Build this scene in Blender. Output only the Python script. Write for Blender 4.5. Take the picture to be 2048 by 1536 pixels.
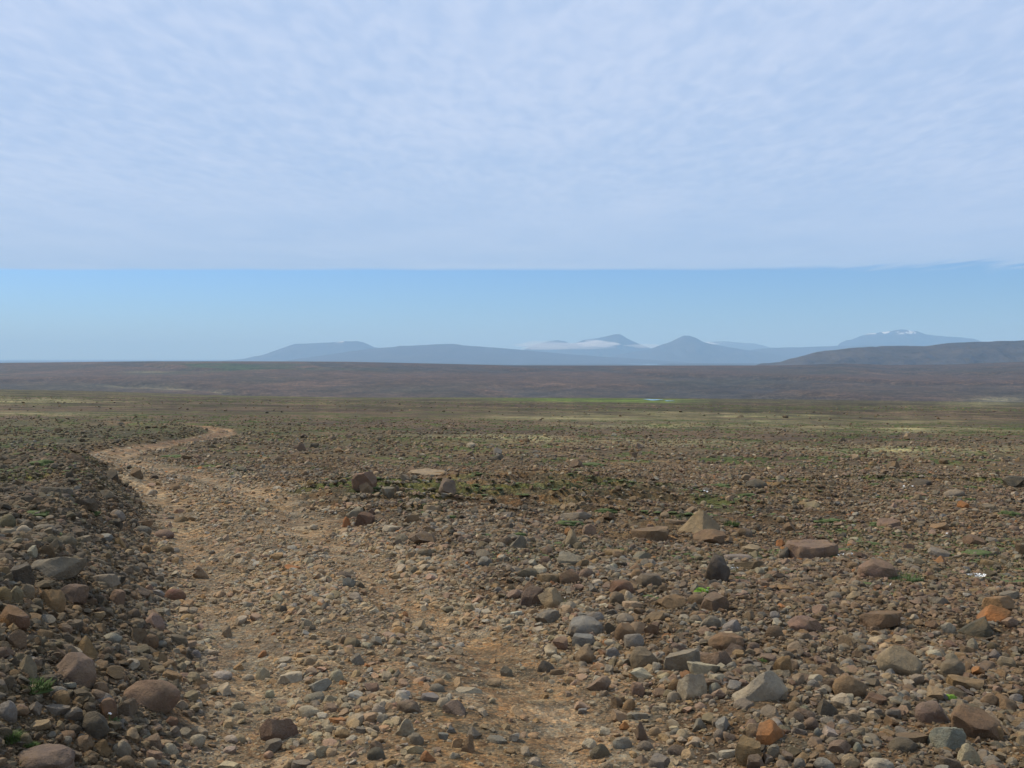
import bpy, bmesh, math, random
import numpy as np
from mathutils import Vector, Euler
R = math.radians
for _o in list(bpy.data.objects):
    bpy.data.objects.remove(_o)
scene = bpy.context.scene
col = scene.collection

# ------------------------------------------------------------------ camera
CAM_Z, FPX, HOR = 1.65, 2010.0, 716.0        # eye height, focal length and eye level in photo pixels
cam_d = bpy.data.cameras.new('camera'); cam = bpy.data.objects.new('camera', cam_d); col.objects.link(cam)
cam_d.sensor_width = 36; cam_d.lens = FPX / 2048 * 36
cam_d.clip_start = 0.1; cam_d.clip_end = 200000
cam.location = (0, 0, CAM_Z)
cam.rotation_euler = (R(90) - math.atan((768 - HOR) / FPX), 0, 0)
scene.camera = cam

# ------------------------------------------------------------------ sun, sky, exposure
SUN_AZ, SUN_EL = -62.0, 47.0                 # degrees left of the view direction, height
sdir = Vector((math.sin(R(SUN_AZ)) * math.cos(R(SUN_EL)), math.cos(R(SUN_AZ)) * math.cos(R(SUN_EL)), math.sin(R(SUN_EL))))
sun_d = bpy.data.lights.new('sun', 'SUN'); sun = bpy.data.objects.new('sun', sun_d); col.objects.link(sun)
sun_d.energy = 4.1; sun_d.angle = R(0.8); sun_d.color = (1.0, 0.91, 0.75)
sun.rotation_euler = (-sdir).to_track_quat('-Z', 'Y').to_euler(); sun.location = (0, 0, 50)

world = bpy.data.worlds.new('World'); scene.world = world; world.use_nodes = True
wt = world.node_tree; wt.nodes.clear()
def nd(t, typ, **kw):
    n = t.nodes.new(typ)
    for k, v in kw.items():
        if k.startswith('i_'):
            key = k[2:]; n.inputs[int(key) if key.isdigit() else key].default_value = v
        else:
            setattr(n, k, v)
    return n
def mth(t, op, a, b=None, c=None, clamp=False):
    n = t.nodes.new('ShaderNodeMath'); n.operation = op; n.use_clamp = clamp
    for i, v in enumerate((a, b, c)):
        if v is None: continue
        if isinstance(v, (int, float)): n.inputs[i].default_value = v
        else: t.links.new(v, n.inputs[i])
    return n.outputs[0]
def mixc(t, f, a, b, mode='MIX'):
    n = t.nodes.new('ShaderNodeMix'); n.data_type = 'RGBA'; n.blend_type = mode
    for i, v in ((0, f), (6, a), (7, b)):
        if isinstance(v, (int, float)): n.inputs[i].default_value = v
        elif isinstance(v, tuple): n.inputs[i].default_value = (*v[:3], 1)
        else: t.links.new(v, n.inputs[i])
    return n.outputs[2]
def ramp(t, v, lo, hi, a=0.0, b=1.0):
    n = t.nodes.new('ShaderNodeMapRange'); n.interpolation_type = 'SMOOTHSTEP'
    t.links.new(v, n.inputs[0])
    for i, x in zip((1, 2, 3, 4), (lo, hi, a, b)): n.inputs[i].default_value = x
    return n.outputs[0]
sky = nd(wt, 'ShaderNodeTexSky', sky_type='NISHITA', sun_disc=False)
sky.sun_elevation = R(SUN_EL); sky.sun_rotation = R(SUN_AZ % 360)
sky.altitude = 600; sky.air_density = 1.0; sky.dust_density = 0.3; sky.ozone_density = 2.2
SKY = 0.115
skyc = mixc(wt, 1.0, sky.outputs[0], (SKY, SKY, SKY), 'MULTIPLY')
skyc = mixc(wt, 1.0, skyc, (0.49, 0.71, 1.10), 'MULTIPLY')
tc = nd(wt, 'ShaderNodeTexCoord')
sep = nd(wt, 'ShaderNodeSeparateXYZ'); wt.links.new(tc.outputs['Generated'], sep.inputs[0])
zc = mth(wt, 'MAXIMUM', sep.outputs[2], 0.012)
px = mth(wt, 'DIVIDE', sep.outputs[0], zc); py = mth(wt, 'DIVIDE', sep.outputs[1], zc)   # point on a flat cloud sheet
comb = nd(wt, 'ShaderNodeCombineXYZ'); wt.links.new(px, comb.inputs[0]); wt.links.new(py, comb.inputs[1])
def wnoise(scale, detail, rough=0.5, dist=0.0, src=None, stretch=None):
    n = nd(wt, 'ShaderNodeTexNoise', i_Scale=scale, i_Detail=detail, i_Roughness=rough, i_Distortion=dist)
    v = src or comb.outputs[0]
    if stretch:
        m = nd(wt, 'ShaderNodeMapping'); m.inputs['Scale'].default_value = stretch[0]; m.inputs['Rotation'].default_value = (0, 0, stretch[1])
        wt.links.new(v, m.inputs[0]); v = m.outputs[0]
    wt.links.new(v, n.inputs['Vector']); return n.outputs[0]
edge_n = wnoise(0.9, 5, 0.6)
big = wnoise(0.42, 4, 0.5)
mid = wnoise(2.2, 5, 0.5, 0.4, stretch=((1.1, 0.38, 1), R(14)))
fine = wnoise(9.0, 3, 0.5, 0.3, stretch=((1.3, 0.55, 1), R(-16)))
# sheet ends ~11.4 cloud heights away; it recedes a little towards the right
e0 = mth(wt, 'MULTIPLY', mth(wt, 'SUBTRACT', edge_n, 0.5), 0.55)
rx = ramp(wt, px, 2.2, 5.4, 0.0, 1.25)
wisp = mth(wt, 'MULTIPLY', mth(wt, 'MULTIPLY', mth(wt, 'SUBTRACT', mid, 0.5), rx), 3.2)
pe = mth(wt, 'ADD', mth(wt, 'ADD', mth(wt, 'ADD', py, e0), rx), wisp)
soft = mth(wt, 'ADD', 11.62, mth(wt, 'MULTIPLY', rx, 0.9))
mr = nd(wt, 'ShaderNodeMapRange', interpolation_type='SMOOTHSTEP'); wt.links.new(pe, mr.inputs[0]); wt.links.new(soft, mr.inputs[2])
mr.inputs[1].default_value = 11.1; mr.inputs[3].default_value = 1.0; mr.inputs[4].default_value = 0.0
mask = mr.outputs[0]
tone = mth(wt, 'ADD', mth(wt, 'MULTIPLY', mth(wt, 'SUBTRACT', big, 0.5), 1.1),
           mth(wt, 'ADD', mth(wt, 'MULTIPLY', mth(wt, 'SUBTRACT', mid, 0.5), 0.60), mth(wt, 'MULTIPLY', mth(wt, 'SUBTRACT', fine, 0.5), ramp(wt, py, 2.5, 8.0, 1.45, 0.25))))
tone = ramp(wt, tone, -0.44, 0.44)
cloudc = mixc(wt, tone, (0.445, 0.60, 0.865), (0.61, 0.725, 0.94))
# nearer, higher parts of the sheet are thicker and whiter
near_c = ramp(wt, py, 6.5, 1.2)
cloudc = mixc(wt, mth(wt, 'MULTIPLY', near_c, 0.35), cloudc, (0.60, 0.715, 0.965))
thick = ramp(wt, px, -0.2, 4.5, 0.95, 0.84)                  # the sheet thins towards the right
cloudc = mixc(wt, ramp(wt, py, 4.0, 11.0, 0.0, 0.50), cloudc, (0.40, 0.555, 0.80))
final = mixc(wt, mth(wt, 'MULTIPLY', mask, thick), skyc, cloudc)
bg = nd(wt, 'ShaderNodeBackground'); wt.links.new(final, bg.inputs[0]); bg.inputs[1].default_value = 1.0
wo = nd(wt, 'ShaderNodeOutputWorld'); wt.links.new(bg.outputs[0], wo.inputs[0])

vs = scene.view_settings
vs.view_transform = 'Standard'; vs.look = 'None'; vs.gamma = 1.0; vs.use_curve_mapping = False; vs.exposure = 0.0
scene.render.engine = 'CYCLES'
scene.cycles.use_denoising = True
scene.cycles.max_bounces = 6; scene.cycles.diffuse_bounces = 3; scene.cycles.glossy_bounces = 2
scene.cycles.volume_bounces = 2; scene.cycles.transparent_max_bounces = 8

# ------------------------------------------------------------------ numpy noise
def _hash(ix, iy, seed):
    h = (ix.astype(np.int64) * 374761393 + iy.astype(np.int64) * 668265263 + seed * 982451653) & 0xFFFFFFFF
    h = ((h ^ (h >> 13)) * 1274126177) & 0xFFFFFFFF
    h = ((h ^ (h >> 16)) * 2246822519) & 0xFFFFFFFF
    return ((h ^ (h >> 15)) & 0xFFFFFF) / float(0xFFFFFF)
def vnoise(x, y, seed=0):
    ix, iy = np.floor(x), np.floor(y); fx, fy = x - ix, y - iy
    fx = fx * fx * fx * (fx * (fx * 6 - 15) + 10); fy = fy * fy * fy * (fy * (fy * 6 - 15) + 10)
    a, b = _hash(ix, iy, seed), _hash(ix + 1, iy, seed)
    c, d = _hash(ix, iy + 1, seed), _hash(ix + 1, iy + 1, seed)
    return (a + (b - a) * fx) * (1 - fy) + (c + (d - c) * fx) * fy
def fbm(x, y, scale, octs=4, seed=0, rough=0.5):
    s, amp, tot = 0.0, 1.0, 0.0
    for o in range(octs):
        k = scale * 2.03 ** o
        s = s + amp * (vnoise(x * k + 17.3 * o, y * k - 9.1 * o, seed + o) - 0.5); tot += amp; amp *= rough
    return s / tot * 2                          # about -1..1
def sm(x, a, b):
    t = np.clip((x - a) / (b - a), 0, 1); return t * t * (3 - 2 * t)

# ------------------------------------------------------------------ the track's centre line (metres)
TRK = np.array([(.9, -14), (.5, -6), (.1, 0), (-.25, 3), (-.5, 4.5), (-.68, 5.4), (-1.08, 6.7), (-1.95, 9), (-2.95, 11.5), (-4.1, 14.5),
                (-5.85, 18), (-8.15, 21.6), (-10.25, 24.8), (-11.15, 28), (-11.35, 31.5), (-11.7, 37.7), (-12.7, 44.0), (-14.9, 49.5),
                (-18.3, 54.0), (-24, 57.5), (-34, 61)])
def catmull(P, n=8):
    Q = np.vstack([2 * P[0] - P[1], P, 2 * P[-1] - P[-2]]); out = []
    for i in range(1, len(Q) - 2):
        for k in range(n):
            t = k / n; p0, p1, p2, p3 = Q[i - 1:i + 3]
            out.append(.5 * (2 * p1 + (p2 - p0) * t + (2 * p0 - 5 * p1 + 4 * p2 - p3) * t * t + (3 * p1 - p0 - 3 * p2 + p3) * t ** 3))
    out.append(P[-1]); return np.array(out)
LINE = catmull(TRK)
SEG = LINE[1:] - LINE[:-1]; SLEN = np.hypot(SEG[:, 0], SEG[:, 1]); SCUM = np.concatenate([[0], np.cumsum(SLEN)])
def track_so(x, y):
    """arc length along and signed offset (right positive) from the track's centre line"""
    shp = np.shape(x); x = np.ravel(x); y = np.ravel(y)
    best = np.full(x.shape, 1e9); so = np.full(x.shape, 99.0); ss = np.zeros(x.shape)
    m = (x > -60) & (x < 40) & (y > -25) & (y < 95)
    xs, ys = x[m], y[m]; b = best[m]; o = so[m]; s = ss[m]
    for (ax, ay), (dx, dy), L, c in zip(LINE[:-1], SEG, SLEN, SCUM):
        t = np.clip(((xs - ax) * dx + (ys - ay) * dy) / (L * L), 0, 1)
        ex, ey = xs - ax - t * dx, ys - ay - t * dy
        d = np.hypot(ex, ey); k = d < b
        b[k] = d[k]; side = np.where(dx * ey - dy * ex < 0, 1.0, -1.0)
        o[k] = (d * side)[k]; s[k] = (c + t * L)[k]
    so[m] = o; ss[m] = s
    return ss.reshape(shp), so.reshape(shp)

# ------------------------------------------------------------------ height of the land
def upx(p): return (p - 1024) / FPX
def tpy(p): return (p - HOR) / FPX
EDGE = np.array([(-600, 775), (0, 779), (200, 783), (420, 791), (700, 796), (1024, 796), (1300, 797), (1500, 799), (1800, 803), (2048, 806), (2600, 812)], float)
CREST = np.array([(-600, 728), (0, 726), (160, 724), (300, 722.5), (500, 722.5), (700, 723.5), (860, 727), (1024, 731), (1300, 731.5), (1560, 731), (1690, 727),
                  (1780, 730), (1900, 729), (2048, 723), (2600, 715)], float)
def H(x, y, near=True):
    x = np.asarray(x, float); y = np.asarray(y, float)
    r = np.hypot(x, y) + 1e-6; ca = y / r
    u = np.clip(np.where(ca > 0.25, x / np.maximum(y, .25 * r), np.sign(x) * .78), -.78, .78)
    d = r * np.maximum(ca, 0.5)
    p0 = u * FPX + 1024
    tE = (np.interp(p0, EDGE[:, 0], EDGE[:, 1]) - HOR) / FPX
    tC = (np.interp(p0, CREST[:, 0], CREST[:, 1]) - HOR) / FPX
    zpl = -0.0395 * y - 0.012 * x
    ffar = sm(r, 90, 300)
    slope = .0395 + .012 * u
    zpl2 = -slope * d
    k = sm(d, 150, 900)
    zp = zpl * (1 - ffar) + zpl2 * ffar - (tE - CAM_Z / 900 - slope) * k * d
    zE = CAM_Z - tE * 900
    zp = zp + fbm(x, y, 1 / 45, 4, 3) * (.05 + .42 * sm(r, 25, 350)) * (1 - .75 * sm(d, 420, 700))
    # beyond the plateau's edge: valley, long far slope, plain
    zC = CAM_Z - tC * 4500
    relief = fbm(x, y, 1 / 700, 5, 21)
    gul = 1 - np.abs(fbm(x * .8 + y * .35, y * .5, 1 / 520, 4, 31)) * 2.2
    lin = np.clip((d - 1900) / 2600, 0, 1)
    zf = np.where(d < 1300, zE + (-78 - zE) * sm(d, 900, 1300),
         np.where(d < 1900, -78 + (-88 + 78) * sm(d, 1300, 1900),
         np.where(d < 4500, -88 + (zC + 88) * lin ** .92, zC + (-112 - zC) * sm(d, 4500, 7800))))
    w = sm(d, 1700, 2300) * (1 - sm(d, 3900, 4500))
    zf = zf + w * (relief * 11.0 - 34.0 * np.clip(gul - .55, 0, 1))
    zf = zf + fbm(x, y, 1 / 3000, 4, 41) * 9 * sm(d, 7000, 12000)
    z = np.where(d < 900, zp, zf)
    if near:
        m = (r < 95)
        xs, ys = x[m], y[m]; rr = r[m]
        s, o = track_so(xs, ys)
        wob = fbm(xs, ys, .8, 3, 7) * .16
        fade = 1 - sm(rr, 60, 95)
        wf = 1 - .48 * sm(s, 36, 48)
        oo = (o + wob) / wf
        add = fbm(xs, ys, .33, 4, 9) * .11 + fbm(xs, ys, 1.7, 4, 11) * .035
        tm = (1 - sm(oo, 1.15, 1.75)) * (1 - sm(-oo, .95, 1.25))  # on the track: smoother, two wheel ruts
        add = add * (1 - .72 * tm)
        for c in (-.74, .74):
            add = add - .05 * np.exp(-((oo - c) / .24) ** 2)
        add = add + .03 * np.exp(-(oo / .33) ** 2)
        # bank of stones pushed up along the left edge, lower one on the right
        bl = sm(-oo, .95, 2.15) * (1 - .8 * sm(-oo, 2.8, 7.5)) * (1 - sm(ys, 17.5, 20.5)) * (.58 + .18 * fbm(xs, ys, .6, 3, 13))
        br = sm(oo, 1.2, 1.9) * (1 - sm(oo, 2.1, 4.2)) * .10 * (1 - sm(ys, 16, 24))
        bl2 = sm(-oo, 1.1, 1.8) * (1 - sm(-oo, 2.0, 3.6)) * .10 * sm(ys, 24, 28)
        add = add + bl + br + bl2
        add = add + .40 * np.exp(-(((xs + 7.9) / 1.15) ** 2 + ((ys - 18.6) / .9) ** 2)) * (1 + .35 * fbm(xs, ys, 2.2, 3, 15))
        # little frost terraces: earth steps with a short face towards the viewer
        tw = np.exp(-(((xs - .2) / 3.6) ** 2 + ((ys - 17.5) / 3.8) ** 2)) + .45 * np.exp(-(((xs - 9) / 5.0) ** 2 + ((ys - 20) / 4.5) ** 2))
        ph = ys * 1.05 + .10 * xs + fbm(xs, ys, .35, 3, 17) * .9
        fr = ph - np.floor(ph)
        stair = np.where(fr < .12, fr / .12, 1 - (fr - .12) / .88)
        brk = sm(fbm(xs, ys, .55, 3, 19), -.45, .1)
        add = add + tw * stair * .24 * brk
        z = z.copy(); z[m] += add * fade
    return z
def at(pxl, pyl, extra=None):
    """first point where the photo's ray through a pixel meets the land"""
    a = cam.rotation_euler[0] - R(90)
    uu, vv = (pxl - 1024) / FPX, (768 - pyl) / FPX
    dy, dz = math.cos(a) - vv * math.sin(a), math.sin(a) + vv * math.cos(a)
    d0 = CAM_Z / max(tpy(pyl) - .0395 - .012 * upx(pxl), .002)
    dd = np.geomspace(d0 * .45, d0 * 1.7, 420)
    xs, ys, zs = dd * uu / dy, dd, CAM_Z + dd * dz / dy
    hz = H(xs, ys)
    k = np.argmax(zs < hz)
    if k == 0: k = len(dd) - 1
    f = (zs[k - 1] - hz[k - 1]) / max(1e-9, (zs[k - 1] - hz[k - 1]) + (hz[k] - zs[k]))
    d = dd[k - 1] + (dd[k] - dd[k - 1]) * f
    return float(d * uu / dy), float(d), float(CAM_Z + d * dz / dy)

# ------------------------------------------------------------------ own colour of the land (gully and near-gap shade painted in)
def blob(u, d, pxc, pyc, hw, hh, tilt=0.0, sl=None):
    """soft patch centred where a pixel of the plateau lies, sizes in metres on the ground"""
    t0 = tpy(pyc); uc = upx(pxc)
    s0 = .0395 + .012 * uc
    d0 = CAM_Z / max(t0 - s0, .0016)
    d1 = CAM_Z / max(tpy(pyc - hh) - s0, .0013)
    hd = max(d1 - d0, .5)
    return np.exp(-(((u - uc) / (hw / FPX)) ** 2) - (((d - d0 - tilt * (u - uc) * d0) / hd) ** 2))
def land_colour(x, y):
    r = np.hypot(x, y) + 1e-6; d = np.maximum(y, .3 * r); u = np.clip(x / d, -3, 3)
    n = x.shape[0]
    def C(c): return np.array(c)[None, :]
    def lerp(a, b, f): return a + (b - a) * f[:, None]
    n1 = fbm(x, y, .22, 4, 51); n2 = fbm(x, y, 1.4, 4, 53); n3 = fbm(x, y, 1 / 30, 4, 55); n4 = fbm(x, y, 5.5, 3, 57)
    c = np.repeat(C((.112, .078, .043)), n, 0)
    c = lerp(c, C((.150, .100, .052)), sm(n1 + .5 * n2, .0, .7))
    c = lerp(c, C((.075, .056, .036)), sm(-n1 + .6 * n4, .1, .8))
    # further out: pinkish brown gravel, thin olive moss
    f = sm(r, 14, 45)
    pl = lerp(np.repeat(C((.088, .066, .042)), n, 0), C((.068, .066, .029)), sm(n3 + .45 * n1 + .3 * n2, -.25, .55))
    pl = lerp(pl, C((.105, .074, .050)), sm(fbm(x, y, 1 / 9, 4, 59), .1, .7))
    c = lerp(c, pl, f)
    c = lerp(c, C((.064, .066, .026)), sm(d, 250, 650) * (1 - sm(d, 880, 940)) * (.35 + .5 * sm(n3, -.4, .5)))
    # pale moss bands
    brk = sm(fbm(x, y * .6, 1 / 4., 5, 61, .6), -.35, .35)
    for (a, b, hw, hh, ti) in ((1420, 830, 330, 4, .3), (1640, 843, 300, 4, .35), (1840, 858, 300, 4.5, .3), (1330, 852, 190, 3.5, .1), (1150, 836, 160, 3, 0), (90, 826, 150, 3.5, 0),
                            (1850, 898, 330, 8, .1), (1250, 880, 260, 5, .0), (980, 872, 120, 4, 0), (1960, 811, 70, 1.2, 0), (60, 800, 140, 3, 0)):
        c = lerp(c, C((.235, .228, .120)), np.clip(blob(u, d, a, b, hw, hh, ti) * (.30 + .75 * brk), 0, .9))
    # wet green meadow round the pond, and olive fringe to its left
    me = sm(d, 340, 460) * (1 - sm(d, 880, 905))
    mu = np.exp(-(((u - upx(1190)) / .098) ** 4)) * sm(.55 * fbm(x, y, 1 / 40, 4, 63) + 1.0, .35, 1.0)
    c = lerp(c, C((.095, .150, .022)), np.clip(me * mu * .95, 0, 1))
    c = lerp(c, C((.085, .100, .024)), np.clip(sm(d, 560, 700) * (1 - sm(d, 890, 905)) * np.exp(-(((u - upx(720)) / .15) ** 4)) * .7, 0, 1))
    st = fbm(x, y * .45, 1 / 22, 5, 83, .62)
    fa = sm(r, 60, 160) * (1 - sm(d, 870, 900))
    c = c * (1 + (.34 * fa * np.clip(st, -1, 1))[:, None])
    # small moss patches in the middle ground
    mo = sm(fbm(x, y, .9, 4, 65) + .35 * fbm(x, y, .18, 2, 67), .16, .52) * sm(r, 7, 12) * (1 - .7 * sm(r, 70, 160))
    c = lerp(c, C((.064, .088, .020)), mo * .85)
    tw = np.exp(-(((x - .2) / 3.6) ** 2 + ((y - 17.5) / 3.8) ** 2)) + .6 * np.exp(-(((x - 9) / 5.0) ** 2 + ((y - 20) / 4.5) ** 2))
    c = lerp(c, C((.085, .076, .038)), np.clip(tw * sm(n2 + n1 * .5, -.45, .35) * .75, 0, .75))
    # left of the track: mossier, darker gravel
    s, o = track_so(x, y)
    lf = sm(-o, 2.2, 4.0) * (o > -98) * (1 - sm(r, 40, 80))
    c = lerp(c, C((.058, .058, .028)), lf * (.45 + .4 * sm(n1 + n2 * .5, -.2, .5)))
    # the track
    wob = fbm(x, y, .8, 3, 7) * .16; oo = (o + wob + n4 * .10) / (1 - .48 * sm(s, 36, 48))
    tm = (1 - sm(oo, .98, 1.5)) * (1 - sm(-oo, .9, 1.35))
    gr = lerp(np.repeat(C((.205, .160, .104)), n, 0), C((.160, .118, .070)), sm(n2 + n4 * .5, -.3, .5))
    far_t = sm(s, 36, 52)
    gr = lerp(gr, C((.150, .100, .060)), far_t)
    c = lerp(c, gr, tm * .92)
    rut = np.exp(-((oo - .74) / .27) ** 2) + np.exp(-((oo + .74) / .27) ** 2)
    rut = rut * (.45 + .55 * sm(n1 + .5 * n2, -.5, .25))
    c = lerp(c, C((.262, .198, .120)), np.clip(rut * tm * (.78 - .15 * far_t), 0, .9))
    # bare ochre silt where fines gather
    och = sm(fbm(x, y, .75, 4, 69) + .25 * n4, .18, .55) * np.clip(tm + .55 * (np.abs(oo) < 3.2), 0, 1) * (1 - far_t)
    c = lerp(c, C((.172, .114, .050)), och * .50)
    c = lerp(c, C((.160, .100, .042)), sm(fbm(x, y, .8, 4, 71), .25, .6) * (1 - sm(r, 9, 16)) * .7 * (1 - tm))
    # far side of the valley
    ff = sm(d, 1000, 1700)
    fs = lerp(np.repeat(C((.080, .055, .038)), n, 0), C((.055, .052, .038)), sm(fbm(x, y, 1 / 600, 5, 73), -.2, .6))
    fs = lerp(fs, C((.112, .078, .056)), sm(fbm(x, y * .6, 1 / 260, 4, 75), .1, .7))
    gul = 1 - np.abs(fbm(x * .8 + y * .35, y * .5, 1 / 520, 4, 31)) * 2.2
    fs = lerp(fs, C((.048, .046, .040)), np.clip(np.clip(gul - .55, 0, 1) * 2.2, 0, .8))  # gully bottoms darkened: relief shading painted into the colour
    gn = sm(fbm(x, y, 1 / 190, 5, 77), -.25, .35)
    for (uc, hu, dc, hd, k) in ((upx(330), .04, 3650, 400, .7), (upx(440), .05, 3900, 380, 1.1), (upx(600), .05, 3850, 340, .75)):
        fs = lerp(fs, C((.040, .068, .026)), np.clip(np.exp(-((u - uc) / hu) ** 2 - ((d - dc) / hd) ** 2) * gn * k * 1.4, 0, .9))
    for (uc, hu, dc, hd) in ((upx(290), .03, 2480, 60), (upx(380), .03, 2380, 45), (upx(300), .02, 3500, 60), (upx(2000), .03, 2000, 60)):
        fs = lerp(fs, C((.21, .205, .125)), np.clip(np.exp(-((u - uc) / hu) ** 2 - ((d - dc) / hd) ** 2) * .75, 0, .9))
    c = lerp(c, fs, ff)
    c = lerp(c, C((.060, .058, .048)), sm(d, 5000, 9000))
    c = c * (1 - .16 * (1 - sm(r, 12, 24)))[:, None]                    # near soil darkened, painting in shade between the stones
    return np.clip(c, .01, .9)

# ------------------------------------------------------------------ materials
def new_mat(name):
    m = bpy.data.materials.new(name); m.use_nodes = True
    t = m.node_tree; t.nodes.clear()
    o = t.nodes.new('ShaderNodeOutputMaterial'); b = t.nodes.new('ShaderNodeBsdfPrincipled')
    t.links.new(b.outputs[0], o.inputs[0])
    b.inputs['Roughness'].default_value = .93; b.inputs['Specular IOR Level'].default_value = .18
    return m, t, b
def noise(t, vec, scale, detail=4, rough=.55, dist=0.0):
    n = nd(t, 'ShaderNodeTexNoise', i_Scale=scale, i_Detail=detail, i_Roughness=rough, i_Distortion=dist)
    t.links.new(vec, n.inputs['Vector']); return n.outputs[0]
def bump(t, h, strength, dist, prev=None):
    b = nd(t, 'ShaderNodeBump', i_Strength=strength, i_Distance=dist); t.links.new(h, b.inputs['Height'])
    if prev is not None: t.links.new(prev, b.inputs['Normal'])
    return b.outputs[0]

def ground_material():
    m, t, b = new_mat('stony_ground')
    pos = nd(t, 'ShaderNodeNewGeometry').outputs['Position']
    base = nd(t, 'ShaderNodeAttribute', attribute_name='base').outputs[0]
    c = base; h = None
    for scale, amt in ((95, .55), (38, .6), (13, .55), (4.2, .42)):
        v = nd(t, 'ShaderNodeTexVoronoi', i_Scale=scale, i_Randomness=1.0); t.links.new(pos, v.inputs['Vector'])
        sp = nd(t, 'ShaderNodeSeparateColor'); t.links.new(v.outputs['Color'], sp.inputs[0])
        val = ramp(t, sp.outputs[0], .0, 1.0, 1 - amt * .62, 1 + amt * .72)
        hue = mixc(t, sp.outputs[1], (1.12, .98, .84), (.90, 1.0, 1.10))
        sc = nd(t, 'ShaderNodeVectorMath', operation='SCALE'); t.links.new(hue, sc.inputs[0]); t.links.new(val, sc.inputs['Scale'])
        c = mixc(t, .75, c, sc.outputs[0], 'MULTIPLY')
    big = noise(t, pos, .9, 10, .62)
    c = mixc(t, ramp(t, big, .30, .72), c, mixc(t, 1.0, c, (1.22, 1.16, 1.06), 'MULTIPLY'))
    mid_ = noise(t, pos, .22, 8, .66)
    c = mixc(t, ramp(t, mid_, .36, .66), mixc(t, 1.0, c, (.72, .74, .76), 'MULTIPLY'), mixc(t, 1.0, c, (1.2, 1.16, 1.10), 'MULTIPLY'))
    huge = noise(t, pos, .05, 8, .65)
    c = mixc(t, ramp(t, huge, .35, .68), mixc(t, 1.0, c, (.80, .80, .82), 'MULTIPLY'), c)
    ln = nd(t, 'ShaderNodeVectorMath', operation='LENGTH'); t.links.new(pos, ln.inputs[0])
    fz = ramp(t, ln.outputs['Value'], 35, 160)
    for sc_, lo_, hi_, a_ in ((.55, .40, .62, .55), (.12, .38, .64, .50), (.02, .38, .64, .35)):
        nn = noise(t, pos, sc_, 7, .7)
        kk = ramp(t, nn, lo_, hi_, 1 - a_, 1 + a_ * .9)
        gg = nd(t, 'ShaderNodeVectorMath', operation='SCALE'); t.links.new(c, gg.inputs[0]); t.links.new(kk, gg.inputs['Scale'])
        c = mixc(t, fz, c, gg.outputs[0])
    t.links.new(c, b.inputs['Base Color'])
    v1 = nd(t, 'ShaderNodeTexVoronoi', i_Scale=42.0); t.links.new(pos, v1.inputs['Vector'])
    v2 = nd(t, 'ShaderNodeTexVoronoi', i_Scale=11.0); t.links.new(pos, v2.inputs['Vector'])
    n1 = bump(t, noise(t, pos, 2.6, 9, .62), .55, .10)
    n1 = bump(t, v2.outputs['Distance'], .35, -.05, n1)
    n1 = bump(t, v1.outputs['Distance'], .5, -.018, n1)
    n1 = bump(t, noise(t, pos, 150, 4, .6), .35, .006, n1)
    n1 = bump(t, noise(t, pos, .35, 8, .62), .6, .5, n1)
    n1 = bump(t, noise(t, pos, .012, 8, .6), .6, 7.0, n1)
    t.links.new(n1, b.inputs['Normal'])
    return m
GROUND = ground_material()

def rock_material(name, instanced):
    m, t, b = new_mat(name)
    pos = nd(t, 'ShaderNodeNewGeometry').outputs['Position']
    if instanced:
        a = nd(t, 'ShaderNodeAttribute', attribute_name='col', attribute_type='INSTANCER').outputs[0]
    else:
        a = nd(t, 'ShaderNodeObjectInfo').outputs['Color']
    big = noise(t, pos, 7.0, 5, .6, .4); fine = noise(t, pos, 60, 6, .65); grit = noise(t, pos, 240, 3, .6)
    c = mixc(t, ramp(t, big, .32, .70), mixc(t, 1.0, a, (.78, .80, .84), 'MULTIPLY'), mixc(t, 1.0, a, (1.18, 1.12, 1.02), 'MULTIPLY'))
    c = mixc(t, ramp(t, fine, .42, .74, 0, .75), c, mixc(t, 1.0, c, (1.38, 1.32, 1.22), 'MULTIPLY'))
    c = mixc(t, ramp(t, grit, .52, .66, 0, .6), c, mixc(t, 1.0, c, (.52, .52, .55), 'MULTIPLY'))
    stain = noise(t, pos, 4.2, 4, .55, .8)
    c = mixc(t, ramp(t, stain, .56, .72, 0, .55), c, (.185, .108, .042))          # iron and silt stain
    lich = noise(t, pos, 11.0, 6, .7, 1.0)
    c = mixc(t, ramp(t, lich, .62, .70, 0, .45), c, (.255, .245, .205))           # pale lichen crust
    dust = noise(t, pos, 5.5, 6, .65, .6)
    c = mixc(t, ramp(t, dust, .36, .66, .06, .46), c, (.180, .130, .072))         # dried silt
    t.links.new(c, b.inputs['Base Color'])
    b.inputs['Roughness'].default_value = .88
    n = bump(t, noise(t, pos, 20, 7, .66), .62, .03)
    ck = nd(t, 'ShaderNodeTexVoronoi', feature='DISTANCE_TO_EDGE', i_Scale=13.0); wv_ = nd(t, 'ShaderNodeVectorMath', operation='ADD')
    nv = nd(t, 'ShaderNodeTexNoise', i_Scale=18.0, i_Detail=3.0); t.links.new(pos, nv.inputs['Vector'])
    sv_ = nd(t, 'ShaderNodeVectorMath', operation='SCALE'); t.links.new(nv.outputs['Color'], sv_.inputs[0]); sv_.inputs['Scale'].default_value = .09
    t.links.new(pos, wv_.inputs[0]); t.links.new(sv_.outputs[0], wv_.inputs[1]); t.links.new(wv_.outputs[0], ck.inputs['Vector'])
    n = bump(t, ramp(t, ck.outputs['Distance'], 0, .035), .35, .008, n)             # hairline cracks
    n = bump(t, fine, .6, .012, n); n = bump(t, grit, .4, .005, n)
    t.links.new(n, b.inputs['Normal'])
    return m
ROCK = rock_material('weathered_rock', False)
STONE = rock_material('scattered_stone', True)

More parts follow.
